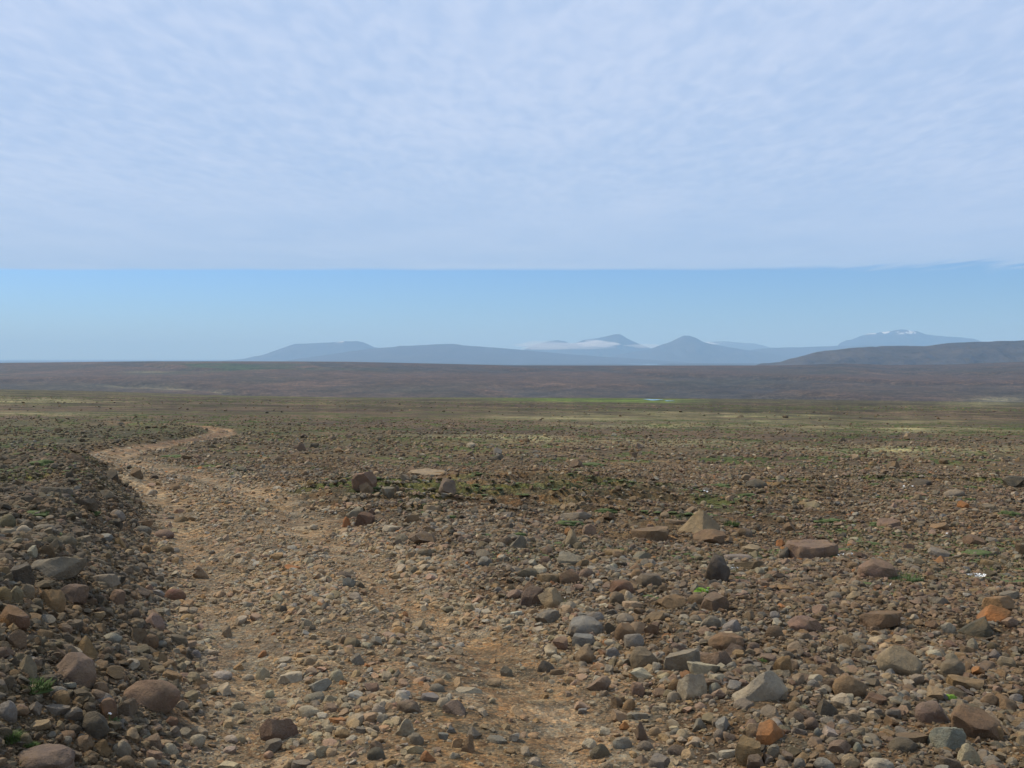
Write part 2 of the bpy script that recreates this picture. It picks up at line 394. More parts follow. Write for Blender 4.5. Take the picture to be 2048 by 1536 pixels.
def plain_mat(name, c0, c1, scale, rough=.9, trans=None):
    m, t, b = new_mat(name)
    pos = nd(t, 'ShaderNodeNewGeometry').outputs['Position']
    c = mixc(t, ramp(t, noise(t, pos, scale, 6, .6), .3, .7), c0, c1)
    t.links.new(c, b.inputs['Base Color']); b.inputs['Roughness'].default_value = rough
    t.links.new(bump(t, noise(t, pos, scale * 3, 5, .6), .5, .3 / scale), b.inputs['Normal'])
    return m
GRASS = plain_mat('grass_blades', (.050, .088, .022), (.095, .140, .040), 60)
MOSS = plain_mat('green_moss', (.055, .080, .026), (.105, .120, .045), 45)
LIME = plain_mat('lime_moss', (.11, .21, .025), (.19, .29, .045), 60)
PETAL = plain_mat('white_petal', (.72, .72, .70), (.85, .85, .82), 90, .6)
STEM = plain_mat('flower_stem', (.08, .12, .04), (.12, .17, .06), 60)

def mountain_mat(name, c0, c1, c2, snow=None):
    m, t, b = new_mat(name)
    g = nd(t, 'ShaderNodeNewGeometry'); pos = g.outputs['Position']
    mp = nd(t, 'ShaderNodeMapping'); t.links.new(pos, mp.inputs[0]); mp.inputs['Scale'].default_value = (1, 1, 3.5)
    f1 = noise(t, mp.outputs[0], .0022, 8, .62, .4); f2 = noise(t, mp.outputs[0], .012, 6, .6)
    c = mixc(t, ramp(t, f1, .34, .66), c0, c1)
    c = mixc(t, ramp(t, f2, .45, .72, 0, .7), c, c2)
    if snow:                                                    # old snow in the hollows near the top
        sp = nd(t, 'ShaderNodeSeparateXYZ'); t.links.new(pos, sp.inputs[0])
        hh = ramp(t, sp.outputs[2], snow[0], snow[1])
        sn = noise(t, pos, snow[2], 4, .5)
        k = mth(t, 'MULTIPLY', hh, ramp(t, sn, snow[3], snow[3] + .05))
        c = mixc(t, k, c, (.82, .84, .86))
    t.links.new(c, b.inputs['Base Color'])
    t.links.new(bump(t, f2, .8, 40), b.inputs['Normal'])
    return m

def water_mat():
    m, t, b = new_mat('lake_water')
    pos = nd(t, 'ShaderNodeNewGeometry').outputs['Position']
    b.inputs['Base Color'].default_value = (.05, .09, .12, 1); b.inputs['Roughness'].default_value = .12
    b.inputs['Specular IOR Level'].default_value = .5
    t.links.new(bump(t, noise(t, pos, .5, 4, .6), .12, .1), b.inputs['Normal'])
    return m
WATER = water_mat()

# ------------------------------------------------------------------ mesh helper
def mesh_np(name, v, f, mat=None, smooth=True, base=None):
    me = bpy.data.meshes.new(name)
    v = np.asarray(v, np.float32); f = np.asarray(f, np.int32)
    k = f.shape[1]
    me.vertices.add(len(v)); me.vertices.foreach_set('co', v.ravel())
    me.loops.add(f.size); me.loops.foreach_set('vertex_index', f.ravel())
    me.polygons.add(len(f)); me.polygons.foreach_set('loop_start', np.arange(0, f.size, k, dtype=np.int32))
    me.polygons.foreach_set('use_smooth', np.full(len(f), smooth))
    me.update(calc_edges=True)
    if base is not None:
        a = me.attributes.new('base', 'FLOAT_COLOR', 'POINT')
        a.data.foreach_set('color', np.hstack([base, np.ones((len(base), 1))]).astype(np.float32).ravel())
    if mat: me.materials.append(mat)
    return me
def link(name, data, loc=(0, 0, 0), parent=None, kind=None, label=None, cat=None, group=None):
    o = bpy.data.objects.new(name, data); col.objects.link(o); o.location = loc
    if parent: o.parent = parent
    if kind: o['kind'] = kind
    if label: o['label'] = label
    if cat: o['category'] = cat
    if group: o['group'] = group
    return o
def grid_faces(nr, nc, wrap=False):
    i = np.arange(nr - 1)[:, None]; j = np.arange(nc if wrap else nc - 1)[None, :]; j2 = (j + 1) % nc
    a = i * nc + j; b = i * nc + j2; c = (i + 1) * nc + j2; d = (i + 1) * nc + j
    return np.stack([a, b, c, d], -1).reshape(-1, 4)

# ------------------------------------------------------------------ ground: one sheet from the feet to the horizon
ang = np.concatenate([np.linspace(-R(36), R(36), 600), np.linspace(R(36), R(324), 120)[1:-1]])
rad = np.concatenate([[.02], np.geomspace(.6, 2.8, 14), np.geomspace(2.9, 42, 400), np.geomspace(42.8, 900, 190), np.geomspace(905, 5200, 150), np.geomspace(5300, 78000, 70)])
RR, AA = np.meshgrid(rad, ang, indexing='ij')
gx, gy = (RR * np.sin(AA)).ravel(), (RR * np.cos(AA)).ravel()
gz = H(gx, gy)
TS, TO = track_so(gx, gy)
HALF = 1.55
TW = 1 - .48 * sm(TS, 36, 48)
sink = (1 - sm(TO / TW, HALF - .45, HALF - .15)) * (1 - sm(-TO / TW, .85, 1.12)) * (np.hypot(gx, gy) < 75)
gz = gz - .05 * sink                                            # bedding under the track's own surface
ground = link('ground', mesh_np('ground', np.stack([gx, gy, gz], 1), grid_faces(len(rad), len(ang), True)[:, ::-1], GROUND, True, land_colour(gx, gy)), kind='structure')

# ------------------------------------------------------------------ the stony track, a sheet of its own
ns = 760
ss = np.concatenate([np.linspace(0, 11, 40)[:-1], np.linspace(11, 45, 480)[:-1], np.linspace(45, SCUM[-1], 240)])
lx, ly = np.interp(ss, SCUM, LINE[:, 0]), np.interp(ss, SCUM, LINE[:, 1])
tx, ty = np.gradient(lx), np.gradient(ly); tl = np.hypot(tx, ty); tx, ty = tx / tl, ty / tl
oo = np.linspace(-1.2, HALF - .1, 84)
wv = 1 - .48 * sm(ss, 36, 48)
X = lx[:, None] + ty[:, None] * oo[None, :] * wv[:, None]; Y = ly[:, None] - tx[:, None] * oo[None, :] * wv[:, None]
X, Y = X.ravel(), Y.ravel()
edge = np.tile(np.abs(oo - .125) / 1.325, len(ss))
Z = H(X, Y) + .004 - .025 * sm(edge, .955, 1.0)
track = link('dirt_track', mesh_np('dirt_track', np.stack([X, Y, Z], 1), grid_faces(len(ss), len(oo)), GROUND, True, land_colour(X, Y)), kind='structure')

# ------------------------------------------------------------------ water: pond in the meadow, two lakes on the plain
def water_sheet(name, cx, cy, z, rx, ry, seed, label):
    a = np.linspace(0, 2 * math.pi, 64, endpoint=False)
    k = 1 + .25 * np.sin(3 * a + seed) + .12 * np.sin(7 * a + 2 * seed)
    v = np.vstack([[0, 0, 0], np.stack([rx * k * np.cos(a), ry * k * np.sin(a), 0 * a], 1)])
    f = np.array([(0, i + 1, (i + 1) % 64 + 1) for i in range(64)])
    return link(name, mesh_np(name, v, f, WATER), (cx, cy, z), kind='structure', label=label)
def flat_z(cx, cy, rx, ry):
    a = np.linspace(0, 2 * math.pi, 40); return float(max(H(cx + rx * 1.3 * np.cos(a) * k, cy + ry * 1.3 * np.sin(a) * k).max() for k in (.3, .7, 1)))
pu = upx(1306)
water_sheet('pond', pu * 590, 590, flat_z(pu * 590, 590, 4, 9) + .05, 4.6, 9, 1.0, 'narrow pale pond in the bright green meadow')
pu = upx(1338)
water_sheet('pond', pu * 560, 560, flat_z(pu * 560, 560, 2.4, 4) + .05, 2.4, 4, 2.3, 'tiny pool just right of the meadow pond')
for pxc, dk, rxm, rym, lab in ((1285, 17600, 330, 1500, 'thin bright lake below the cone-shaped mountain'), (1035, 18600, 170, 900, 'sliver of bright lake below the broad shield mountain')):
    cx = upx(pxc) * dk
    water_sheet('lake', cx, dk, flat_z(cx, dk, rxm, rym) + 1.0, rxm, rym, .6, lab)

# ------------------------------------------------------------------ far mountains
PLAIN = -112.0
def mountain(label, dist, prof, depth, mat, seed, rough=.12, ncol=150, nrow=46, front=1.3):
    P = np.array(prof, float)
    pxs = np.linspace(P[0, 0], P[-1, 0], ncol)
    top = CAM_Z - (np.interp(pxs, P[:, 0], P[:, 1]) - HOR) / FPX * dist
    jit = fbm(pxs * .05, pxs * 0 + seed, 1.0, 4, seed) * .02 * (top.max() - PLAIN)
    hgt = np.maximum(top + jit - PLAIN, 0) * sm(np.minimum(pxs - P[0, 0], P[-1, 0] - pxs), 0, .04 * (P[-1, 0] - P[0, 0])) ** .5
    xs = (pxs - 1024) / FPX * dist
    v = np.linspace(-1, 1, nrow)
    XX = np.repeat(xs[None, :], nrow, 0) * (1 + v[:, None] * depth / dist * .0)
    YY = dist + v[:, None] * depth * np.ones((1, ncol))
    fall = np.clip(1 - np.abs(v), 0, 1) ** front
    sc = 1 / (.16 * depth)
    rn = 1 - np.abs(fbm(XX.ravel(), (YY * .35).ravel(), sc, 5, seed)).reshape(XX.shape) * 1.6
    ZZ = PLAIN - 25 + (hgt[None, :] + 25) * fall[:, None]
    w = np.sin(np.pi * fall) [:, None]
    ZZ = ZZ - hgt[None, :] * rough * w * (1 - rn)
    cx = float(xs.mean())
    me = mesh_np('mountain', np.stack([XX - cx, YY - dist, ZZ - PLAIN], -1).reshape(-1, 3), grid_faces(nrow, ncol), mat)
    return link('mountain', me, (cx, dist, PLAIN), kind='structure', label=label)
MA = mountain_mat('far_lava_slope', (.060, .058, .056), (.085, .078, .070), (.050, .050, .052))
MA_S = mountain_mat('far_slope_snow_streaks', (.060, .058, .056), (.085, .078, .070), (.050, .050, .052), snow=(430, 520, .0016, .56))
MF_S = mountain_mat('distant_slope_old_snow', (.065, .062, .060), (.09, .085, .08), (.06, .06, .062), snow=(520, 640, .0026, .56))
MH_S = mountain_mat('table_mountain_snow_cap', (.055, .053, .052), (.080, .074, .068), (.045, .045, .048), snow=(765, 860, .0034, .51))
MI = mountain_mat('near_hill_scree', (.055, .049, .040), (.085, .070, .054), (.040, .037, .034))
mountain('flat-topped mountain with snow flecks, leftmost on the horizon', 30000, [(440, 722), (490, 717), (530, 708.5), (560, 697), (590, 686.5), (612, 686), (640, 684.5), (668, 683), (690, 681), (716, 681), (730, 685),
         (748, 693), (780, 700), (850, 714), (900, 722)], 2600, MA_S, 3)
mountain('broad low shield mountain right of the flat-topped one', 23000, [(560, 722), (640, 711), (700, 702), (740, 696.5), (790, 693), (800, 691), (850, 688.5), (905, 686), (930, 690), (1000, 695), (1080, 702.5), (1180, 711), (1300, 719), (1380, 724)], 3800, MA, 5, .08)
mountain('small blue hump rising behind the low cloud', 33500, [(1010, 722), (1040, 704), (1060, 692), (1085, 684), (1100, 681), (1115, 679), (1128, 681), (1140, 686), (1170, 696), (1210, 722)], 1700, MA, 7, .1, 80)
mountain('pointed blue peak standing out of the low cloud', 31500, [(1070, 722), (1120, 697), (1145, 687), (1165, 679), (1190, 675.5), (1215, 670), (1230, 666), (1240, 666.5), (1250, 673), (1265, 681), (1280, 688), (1310, 699), (1360, 716), (1380, 722)], 2100, MA, 9, .12, 120)
mountain('cone-shaped mountain with a sharp little summit', 27000, [(1180, 722), (1240, 708), (1295, 698), (1325, 688), (1345, 680), (1358, 673), (1368, 669), (1378, 669.5), (1392, 675), (1405, 682), (1425, 688), (1470, 695), (1540, 706), (1620, 722)], 2600, MA, 11, .12, 130)
mountain('pale long ridge with old snow behind the cone', 41000, [(1330, 722), (1400, 684), (1425, 682), (1455, 681.5), (1480, 684), (1510, 686), (1530, 691), (1560, 702), (1600, 722)], 3000, MF_S, 13, .1, 90)
mountain('low even ridge between the cone and the snowy table mountain', 29000, [(1440, 722), (1500, 699), (1540, 694.5), (1620, 693), (1680, 690.5), (1760, 690), (1850, 700), (1950, 722)], 3000, MA, 15, .06, 90)
mountain('table mountain with snow along its summit', 34000, [(1655, 722), (1672, 696), (1680, 684), (1692, 679), (1704, 677), (1722, 669), (1740, 664.5), (1765, 661.5), (1785, 659), (1802, 655.5), (1815, 659), (1832, 660), (1850, 666), (1876, 670.5), (1910, 673), (1944, 675.5), (1958, 681), (1975, 690), (2060, 722)], 2400, MH_S, 17, .14, 170)
mountain('long dark brown hill closing the view on the right', 7400, [(1480, 731), (1560, 723), (1600, 712), (1635, 702), (1660, 699), (1700, 694.5), (1752, 692.5), (1760, 690), (1850, 690.5), (1880, 687), (1895, 684.5), (1960, 682.5), (2048, 679), (2150, 676), (2300, 680), (2500, 700), (2700, 731)], 1150, MI, 19, .30, 260, 60, 1.0)

# ------------------------------------------------------------------ low cloud drifting against the pointed peak
def cloud_puff(label, pxc, pyc, wpx, hpx, dist, depth, dens, seed):
    rng = np.random.default_rng(seed)
    bm = bmesh.new(); bmesh.ops.create_icosphere(bm, subdivisions=4, radius=1.0)
    bm.verts.ensure_lookup_table()
    v = np.array([q.co[:] for q in bm.verts]); f = np.array([[q.index for q in fc.verts] for fc in bm.faces]); bm.free()
    k = 1.0 + 0 * v[:, 0]
    for _ in range(16):
        n = rng.normal(size=3) * rng.uniform(1.5, 6); k += .075 * np.sin(v @ n + rng.uniform(0, 6.3))
    v = v * k[:, None]
    s = dist / FPX
    v = v * np.array([wpx * s / 2, depth / 2, hpx * s / 2])
    m = bpy.data.materials.get('cloud_vapour_%g' % dens)
    if not m:
        m = bpy.data.materials.new('cloud_vapour_%g' % dens); m.use_nodes = True; t = m.node_tree; t.nodes.clear()
        o = t.nodes.new('ShaderNodeOutputMaterial'); pv = t.nodes.new('ShaderNodeVolumePrincipled')
        pv.inputs['Color'].default_value = (.97, .98, 1, 1); pv.inputs['Density'].default_value = dens
        t.links.new(pv.outputs[0], o.inputs['Volume'])
    return link('low_cloud', mesh_np('low_cloud', v, f, m), ((pxc - 1024) * s, dist, CAM_Z - (pyc - HOR) * s), kind='stuff', label=label)
cloud_puff('thin white cloud lying under the small blue hump', 1118, 692.5, 190, 17, 28600, 700, .0018, 1)
cloud_puff('white cloud billow left of the pointed peak', 1192, 688, 80, 15, 29000, 700, .0042, 2)
cloud_puff('faint mist right of the pointed peak', 1290, 692, 90, 8, 29300, 700, .0010, 3)

# ------------------------------------------------------------------ haze: the air between here and the mountains
HAZE = 4.6e-5
hb = bmesh.new(); bmesh.ops.create_cube(hb, size=1.0)
for q in hb.verts: q.co = Vector((q.co.x * 156400, q.co.y * 156400, 1150 if q.co.z > 0 else -140))
hm = bpy.data.meshes.new('haze'); hb.to_mesh(hm); hb.free()
hz = bpy.data.materials.new('blue_haze'); hz.use_nodes = True; t = hz.node_tree; t.nodes.clear()
o_ = t.nodes.new('ShaderNodeOutputMaterial'); pv = t.nodes.new('ShaderNodeVolumePrincipled')
pv.inputs['Color'].default_value = (.36, .64, .98, 1); pv.inputs['Absorption Color'].default_value = (.35, .35, .35, 1); pv.inputs['Density'].default_value = HAZE; pv.inputs['Anisotropy'].default_value = 0.0
t.links.new(pv.outputs[0], o_.inputs['Volume']); hm.materials.append(hz)
link('haze', hm, kind='stuff', label='thin blue haze over the whole plain')

# ------------------------------------------------------------------ rock shapes
def ico(sub):
    bm = bmesh.new(); bmesh.ops.create_icosphere(bm, subdivisions=sub, radius=1.0)
    v = np.array([q.co[:] for q in bm.verts]); f = np.array([[q.index for q in fc.verts] for fc in bm.faces], np.int32); bm.free()
    return v, f
ICO = {k: ico(k) for k in (2, 3, 4)}
def rot_m(e): return np.array(Euler(e).to_matrix())
def rock_shape(rng, kind, sub=3):
    """unit rock: a sphere cut by planes and roughened, scaled to a unit box"""
    v, f = ICO[sub]; v = v.copy()
    sp = {'r': (8, .70, .95, .91), 'a': (13, .42, .80, .97), 'k': (9, .50, .70, .97), 's': (9, .55, .85, .97), 'w': (7, .40, .62, .97)}[kind]
    planes = []
    for _ in range(sp[0]):
        n = rng.normal(size=3); n /= np.linalg.norm(n); planes.append((n, rng.uniform(sp[1], sp[2])))
    if kind == 's':
        for sgn in (1, -1):
            n = np.array([rng.normal() * .12, rng.normal() * .12, sgn]); planes.append((n / np.linalg.norm(n), rng.uniform(.30, .42)))
    if kind == 'w':
        a0 = rng.uniform(0, 6.28)
        for k in range(4):
            a = a0 + k * 1.57 + rng.normal() * .25; n = np.array([math.cos(a), math.sin(a), .75 + rng.normal() * .15]); planes.append((n / np.linalg.norm(n), rng.uniform(.36, .5)))
    if kind == 'k':
        M = rot_m((rng.normal() * .25, rng.normal() * .25, rng.uniform(0, 3)))
        for ax in range(3):
            for sgn in (1, -1): planes.append((M[:, ax] * sgn, rng.uniform(.52, .66)))
    for n, d in planes:
        over = np.maximum(v @ n - d, 0); v -= over[:, None] * n[None, :] * sp[3]
    amp = .028 if kind == 'r' else .036
    disp = np.zeros(len(v))
    for _ in range(26):
        q = rng.normal(size=3) * rng.uniform(1.5, 14.0); disp += np.sin(v @ q + rng.uniform(0, 6.28)) / (1 + .22 * np.linalg.norm(q))
    v *= (1 + amp * disp)[:, None]
    lo, hi = v.min(0), v.max(0)
    return (v - (lo + hi) / 2) / (hi - lo), f

PAL = {'grey': (.195, .174, .145), 'blue': (.198, .194, .184), 'dark': (.075, .069, .060), 'brown': (.165, .110, .070), 'tan': (.285, .215, .145), 'pink': (.205, .142, .112),
       'orange': (.345, .150, .058), 'pale': (.385, .340, .270), 'ochre': (.225, .150, .082), 'mauve': (.142, .110, .090), 'olive': (.165, .142, .100), 'red': (.150, .088, .064)}
CW = {'grey': 'grey', 'blue': 'blue-grey', 'dark': 'dark grey', 'brown': 'brown', 'tan': 'tan', 'pink': 'pinkish brown', 'orange': 'orange', 'pale': 'pale', 'ochre': 'ochre',
      'mauve': 'purplish grey', 'olive': 'olive grey', 'red': 'reddish brown'}
SW = {'r': 'rounded stone', 'a': 'angular stone', 's': 'flat stone', 'w': 'wedge-shaped stone', 'k': 'blocky stone'}

# centre x, centre y, width, height in photo pixels; colour; shape; [own label, short handle]
ROCKS = [
 (37,1149,66,48,'dark','k','dark block of rock leaning on the big grey slab at left edge','the dark leaning block'),
 (100,1134,124,40,'grey','s','big flat grey slab lying on top of the left bank','the big grey slab'),
 (64,1105,18,25,'pale','k'), (92,1102,36,26,'brown','a'),
 (235,1090,36,31,'ochre','w','ochre pyramid-shaped stone on the crest of the left bank','the ochre pyramid stone'),
 (202,1159,60,32,'grey','s','flat-topped grey rock halfway down the left bank','the flat-topped grey rock'),
 (262,1135,32,15,'grey','s'), (197,1127,26,18,'grey','a'),
 (162,1004,56,24,'dark','s','dark tilted slab on the grassy left bank, far from the camera','the dark tilted slab'),
 (210,988,32,15,'grey','a'), (232,1030,30,20,'blue','r'), (232,1048,25,22,'dark','a'), (284,1046,38,13,'brown','s'), (199,1074,42,13,'blue','s'), (85,1058,45,14,'grey','r'),
 (46,1062,28,20,'pale','r'), (12,1045,32,30,'olive','r','olive grey rounded boulder at left edge behind the big slab','the olive boulder'),
 (222,950,25,25,'dark','a','dark upright rock on the little mound beside the track bend','the upright rock on the mound'),
 (272,948,25,22,'brown','a'), (177,950,15,10,'dark','r'), (256,936,13,9,'dark','a'), (306,955,18,9,'dark','a'), (348,976,25,14,'brown','a'),
 (105,982,66,18,'dark','s'),
 (101,1200,48,40,'ochre','r','smooth ochre boulder below the big slab, partly in shade','the smooth ochre boulder'),
 (52,1183,30,28,'tan','r'), (28,1190,28,32,'olive','r'), (6,1190,26,30,'ochre','r'), (139,1187,62,30,'mauve','a'), (232,1196,35,32,'pink','k','pinkish cracked block at the foot of the left bank','the pinkish cracked block'),
 (294,1178,22,18,'pink','a'), (349,1191,42,23,'red','r','dark red rounded cobble at the left edge of the track','the dark red cobble'), (401,1150,33,20,'tan','a'), (325,1069,40,17,'pink','r'),
 (285,1060,30,15,'grey','r'), (333,1100,27,15,'brown','r'), (130,1082,42,22,'olive','r'), (165,1078,30,15,'grey','s'), (360,1040,28,12,'brown','a'), (277,1008,15,18,'dark','a'), (304,985,20,10,'blue','r'),
 (728,970,50,36,'pink','a','layered brown boulder, the larger of a touching pair right of the track','the layered boulder pair'), (733,981,30,26,'pink','k'), (775,989,28,18,'grey','a'),
 (728,1040,40,27,'red','k','dark red-brown broken block right of the track','the dark red block'), (692,1047,15,23,'orange','r','small bright orange stone beside the dark red block','the small orange stone'),
 (708,1027,36,20,'grey','a'), (742,1026,15,12,'red','a'), (782,1059,36,13,'pale','s'), (848,1078,60,24,'mauve','w','wide purplish wedge of rock at the right verge of the track','the purplish wedge'),
 (803,1079,28,18,'grey','a'), (851,1105,34,16,'grey','s'), (867,1139,26,12,'tan','r'), (863,1152,24,10,'blue','r'), (688,1151,28,13,'mauve','r'),
 (698,1167,26,23,'blue','a','blue-grey angular stone between the wheel ruts, mid-distance','the blue-grey rut stone'), (719,1171,20,13,'dark','a'), (970,1125,30,20,'blue','a'), (864,1018,36,17,'tan','s'),
 (823,1038,30,16,'brown','a'), (895,978,35,28,'mauve','k'), (992,917,30,11,'dark','a','dark stone alone on the plain far beyond the moss steps','the far dark stone'), (872,931,15,8,'dark','r'),
 (550,917,25,13,'tan','a','pale tan stone near the track bend, far away','the far tan stone'), (811,960,18,14,'grey','a'), (827,960,15,10,'grey','a'), (896,1005,18,9,'dark','a'), (653,1213,24,18,'blue','w'),
 (561,1219,24,14,'dark','k'), (1013,1031,26,12,'grey','a'), (1015,1053,24,14,'dark','a'), (1012,1084,26,17,'mauve','a'), (932,1119,16,9,'dark','a'),
 (856,948,84,6,'tan','s','thin pale sliver of rock lying behind the layered boulder pair','the thin pale sliver'),
 (1398,1047,88,50,'tan','w','large tan pyramid-shaped rock on the open ground right of centre','the tan pyramid rock'),
 (1437,1143,46,62,'dark','a','dark grey slab leaning to the right, bright moss at its foot','the dark leaning slab'), (1496,1132,66,25,'brown','s'), (1477,1115,55,14,'grey','s'),
 (1062,1195,45,40,'mauve','a','purple-grey boulder beside a tan wedge at the right verge','the purple-grey boulder'), (1106,1200,60,40,'tan','w','tan wedge-shaped rock touching the purple-grey boulder','the tan wedge'),
 (1143,1078,28,34,'tan','w','small upright tooth of rock standing right of the track','the upright tooth rock'), (1139,1120,50,25,'grey','s'), (1165,1128,28,16,'brown','a'), (1139,1156,40,28,'red','r'), (1099,1156,50,22,'brown','s'),
 (1299,1163,50,26,'mauve','r'), (1244,1176,50,28,'red','r'), (1285,1112,38,16,'grey','k'), (1227,1134,18,13,'pale','r'), (1228,1107,42,15,'ochre','s'), (1036,1086,34,28,'grey','w'),
 (1151,1031,66,14,'grey','s','long flat grey slab at the front of the moss steps','the long flat slab'), (1515,968,42,16,'dark','r','dark low rock alone far out on the right plain','the dark low rock'),
 (1430,1208,58,30,'pink','k'), (1394,1200,40,20,'brown','r'), (1345,1206,52,28,'brown','a'), (1234,1198,30,26,'mauve','r'), (1256,1193,16,20,'pale','r'), (1178,1060,30,20,'pink','a'), (1138,1066,18,18,'orange','a'),
 (1490,1066,33,18,'mauve','r'), (1504,1099,45,18,'tan','s'), (1303,1070,75,24,'brown','s','wide flat brown rock left of the tan pyramid','the wide flat brown rock'), (1355,1045,48,10,'brown','s'),
 (1330,1032,18,10,'tan','r'), (1383,1022,22,14,'tan','a'), (1274,1150,25,20,'ochre','r'), (1173,1147,28,20,'pink','r'), (1054,1147,40,20,'olive','a'), (1265,1212,38,16,'tan','s'), (1420,1075,60,26,'brown','a'),
 (1630,1101,100,42,'pink','s','broad layered pinkish slab sunk in the ground on the right','the broad layered slab'), (1569,1110,20,26,'dark','a'),
 (1758,1140,76,36,'pink','r','smooth pinkish boulder with green grass at its right foot','the smooth pinkish boulder'), (1581,1055,25,20,'brown','a'), (1777,1048,52,16,'pink','s'), (1686,1072,20,10,'dark','r'),
 (1562,1088,18,16,'orange','a'), (1880,1055,38,15,'ochre','s'), (1880,1107,45,14,'grey','s'), (1911,988,40,13,'grey','r'), (2030,965,42,22,'dark','a','dark bluish rock at the right edge, far away','the far rock at the right edge'),
 (1927,1010,22,15,'orange','a'), (1880,1202,40,18,'grey','s'), (2005,1212,60,32,'ochre','a'), (2020,1192,40,16,'grey','s'), (1952,1082,42,20,'red','a'), (2043,1100,24,22,'brown','a'), (1985,1126,46,14,'ochre','s'),
 (1724,1112,28,15,'red','a'), (1617,1162,24,15,'mauve','r'), (1817,1095,25,15,'pink','a'), (1800,965,22,8,'dark','a'), (1846,966,48,12,'dark','a'), (1708,1194,28,18,'tan','a'), (1668,1193,34,16,'grey','r'),
 (295,1391,112,54,'pink','r','large pinkish boulder, ochre below, in the near left foreground','the large pinkish boulder'),
 (141,1337,88,60,'pink','r','big rounded speckled boulder near the left edge','the speckled boulder'), (168,1296,40,44,'ochre','w','upright brown fin of rock behind the speckled boulder','the brown fin'),
 (185,1451,54,46,'dark','r','round dark grey boulder in the bottom left foreground','the round dark boulder'), (260,1470,38,24,'tan','a'), (119,1398,34,27,'ochre','r'), (143,1430,40,28,'grey','a'), (198,1380,36,28,'brown','r'),
 (351,1280,44,20,'mauve','k'), (303,1243,44,28,'pink','a'), (276,1272,34,30,'olive','a'), (296,1283,38,24,'brown','r'), (80,1526,116,46,'mauve','r','dark boulder with an ochre streak at the bottom left corner','the bottom-left boulder'),
 (135,1508,50,22,'mauve','a'), (203,1496,36,30,'brown','a'), (240,1500,36,30,'grey','r'), (395,1486,32,28,'pale','a'), (340,1500,32,26,'pale','r'), (348,1465,24,24,'grey','a'), (342,1445,26,18,'red','r'), (306,1467,18,18,'ochre','r'),
 (25,1238,62,44,'red','a','dark reddish boulder cut by the left edge','the reddish left-edge boulder'), (8,1244,20,18,'orange','r'), (32,1280,36,34,'brown','a'), (50,1333,44,36,'olive','a'), (128,1257,28,20,'pink','r'), (195,1232,26,14,'tan','s'),
 (219,1276,44,20,'blue','r'), (375,1310,20,18,'dark','w'), (391,1308,18,16,'blue','r'), (374,1290,34,12,'tan','s'), (453,1266,18,26,'tan','a'), (443,1353,38,15,'pale','r'), (340,1352,40,18,'ochre','s'), (277,1328,30,22,'tan','a'),
 (322,1366,26,16,'grey','r'), (110,1418,50,20,'grey','s'), (176,1418,25,22,'dark','r'), (12,1424,38,38,'blue','r','shaded blue-grey cobble at the left edge below the grass tuft','the shaded left cobble'), (68,1417,28,24,'grey','a'),
 (50,1480,24,24,'olive','r'), (75,1453,42,18,'tan','s'), (165,1487,36,24,'brown','a'), (215,1421,34,40,'red','k'), (475,1413,25,16,'pale','r'), (494,1357,25,13,'pale','r'), (110,1385,40,18,'blue','r'), (134,1370,32,12,'blue','s'),
 (457,1502,26,14,'pale','a'), (247,1527,40,24,'brown','r'), (300,1527,28,18,'pale','r'),
 (556,1462,78,48,'pink','k','pinkish brown block with a sharp right end, near foreground on the track','the sharp-ended pink block'),
 (856,1515,33,24,'orange','a','bright orange angular stone at the bottom of the track','the bright orange stone'), (810,1457,40,38,'pale','a','pale stone with a pinkish top in the near track','the pink-topped pale stone'),
 (817,1417,50,24,'mauve','r'), (906,1420,48,26,'mauve','a'), (752,1511,36,26,'dark','r'), (674,1354,25,24,'pale','r'), (577,1358,55,20,'pale','s'), (525,1350,28,25,'pale','r'), (640,1375,44,26,'blue','a'), (629,1397,45,18,'grey','r'),
 (662,1398,30,14,'pale','s'), (674,1442,35,13,'orange','s'), (756,1421,27,19,'pale','r'), (763,1440,24,18,'grey','r'), (713,1321,32,24,'blue','w'), (703,1287,32,18,'olive','a'), (752,1283,25,20,'pale','a'), (685,1282,18,18,'mauve','r'),
 (793,1349,22,16,'blue','a'), (809,1230,15,13,'orange','r','tiny orange pebble in the gravel between the ruts','the tiny orange pebble'), (860,1396,36,15,'blue','s'), (935,1382,58,12,'pale','s'), (887,1474,20,16,'blue','s'), (902,1461,20,16,'blue','a'),
 (948,1468,32,24,'grey','w'), (936,1492,28,36,'brown','a'), (832,1481,30,25,'grey','r'), (684,1470,34,18,'ochre','a'), (722,1462,30,14,'grey','s'), (602,1530,40,16,'grey','s'), (546,1494,36,28,'grey','a'), (988,1368,28,16,'tan','k'),
 (1013,1345,26,22,'grey','a'), (624,1257,15,12,'dark','r'), (620,1325,28,18,'tan','r'), (569,1323,26,14,'pale','s'), (539,1390,20,18,'pale','r'), (531,1422,18,20,'pale','a'), (551,1420,18,13,'pale','r'), (662,1418,30,16,'pink','r'),
 (745,1376,36,20,'pink','a'), (874,1378,30,16,'grey','r'), (993,1481,40,16,'blue','s'),
 (1174,1258,76,38,'blue','r','large smooth grey boulder right of the track with a smaller one on each side','the large smooth grey boulder'), (1191,1236,36,18,'blue','r'), (1169,1283,50,26,'blue','s'),
 (1269,1284,40,28,'blue','r'), (1289,1321,55,44,'olive','r','round greenish grey boulder with a dark pit','the pitted round boulder'), (1285,1352,52,24,'pale','a'), (1366,1323,75,40,'grey','s'),
 (1386,1375,56,54,'pale','k','pale upright block among the near right stones','the pale upright block'), (1411,1338,64,34,'pale','s','pale flat slab resting behind the pale upright block','the pale flat slab'),
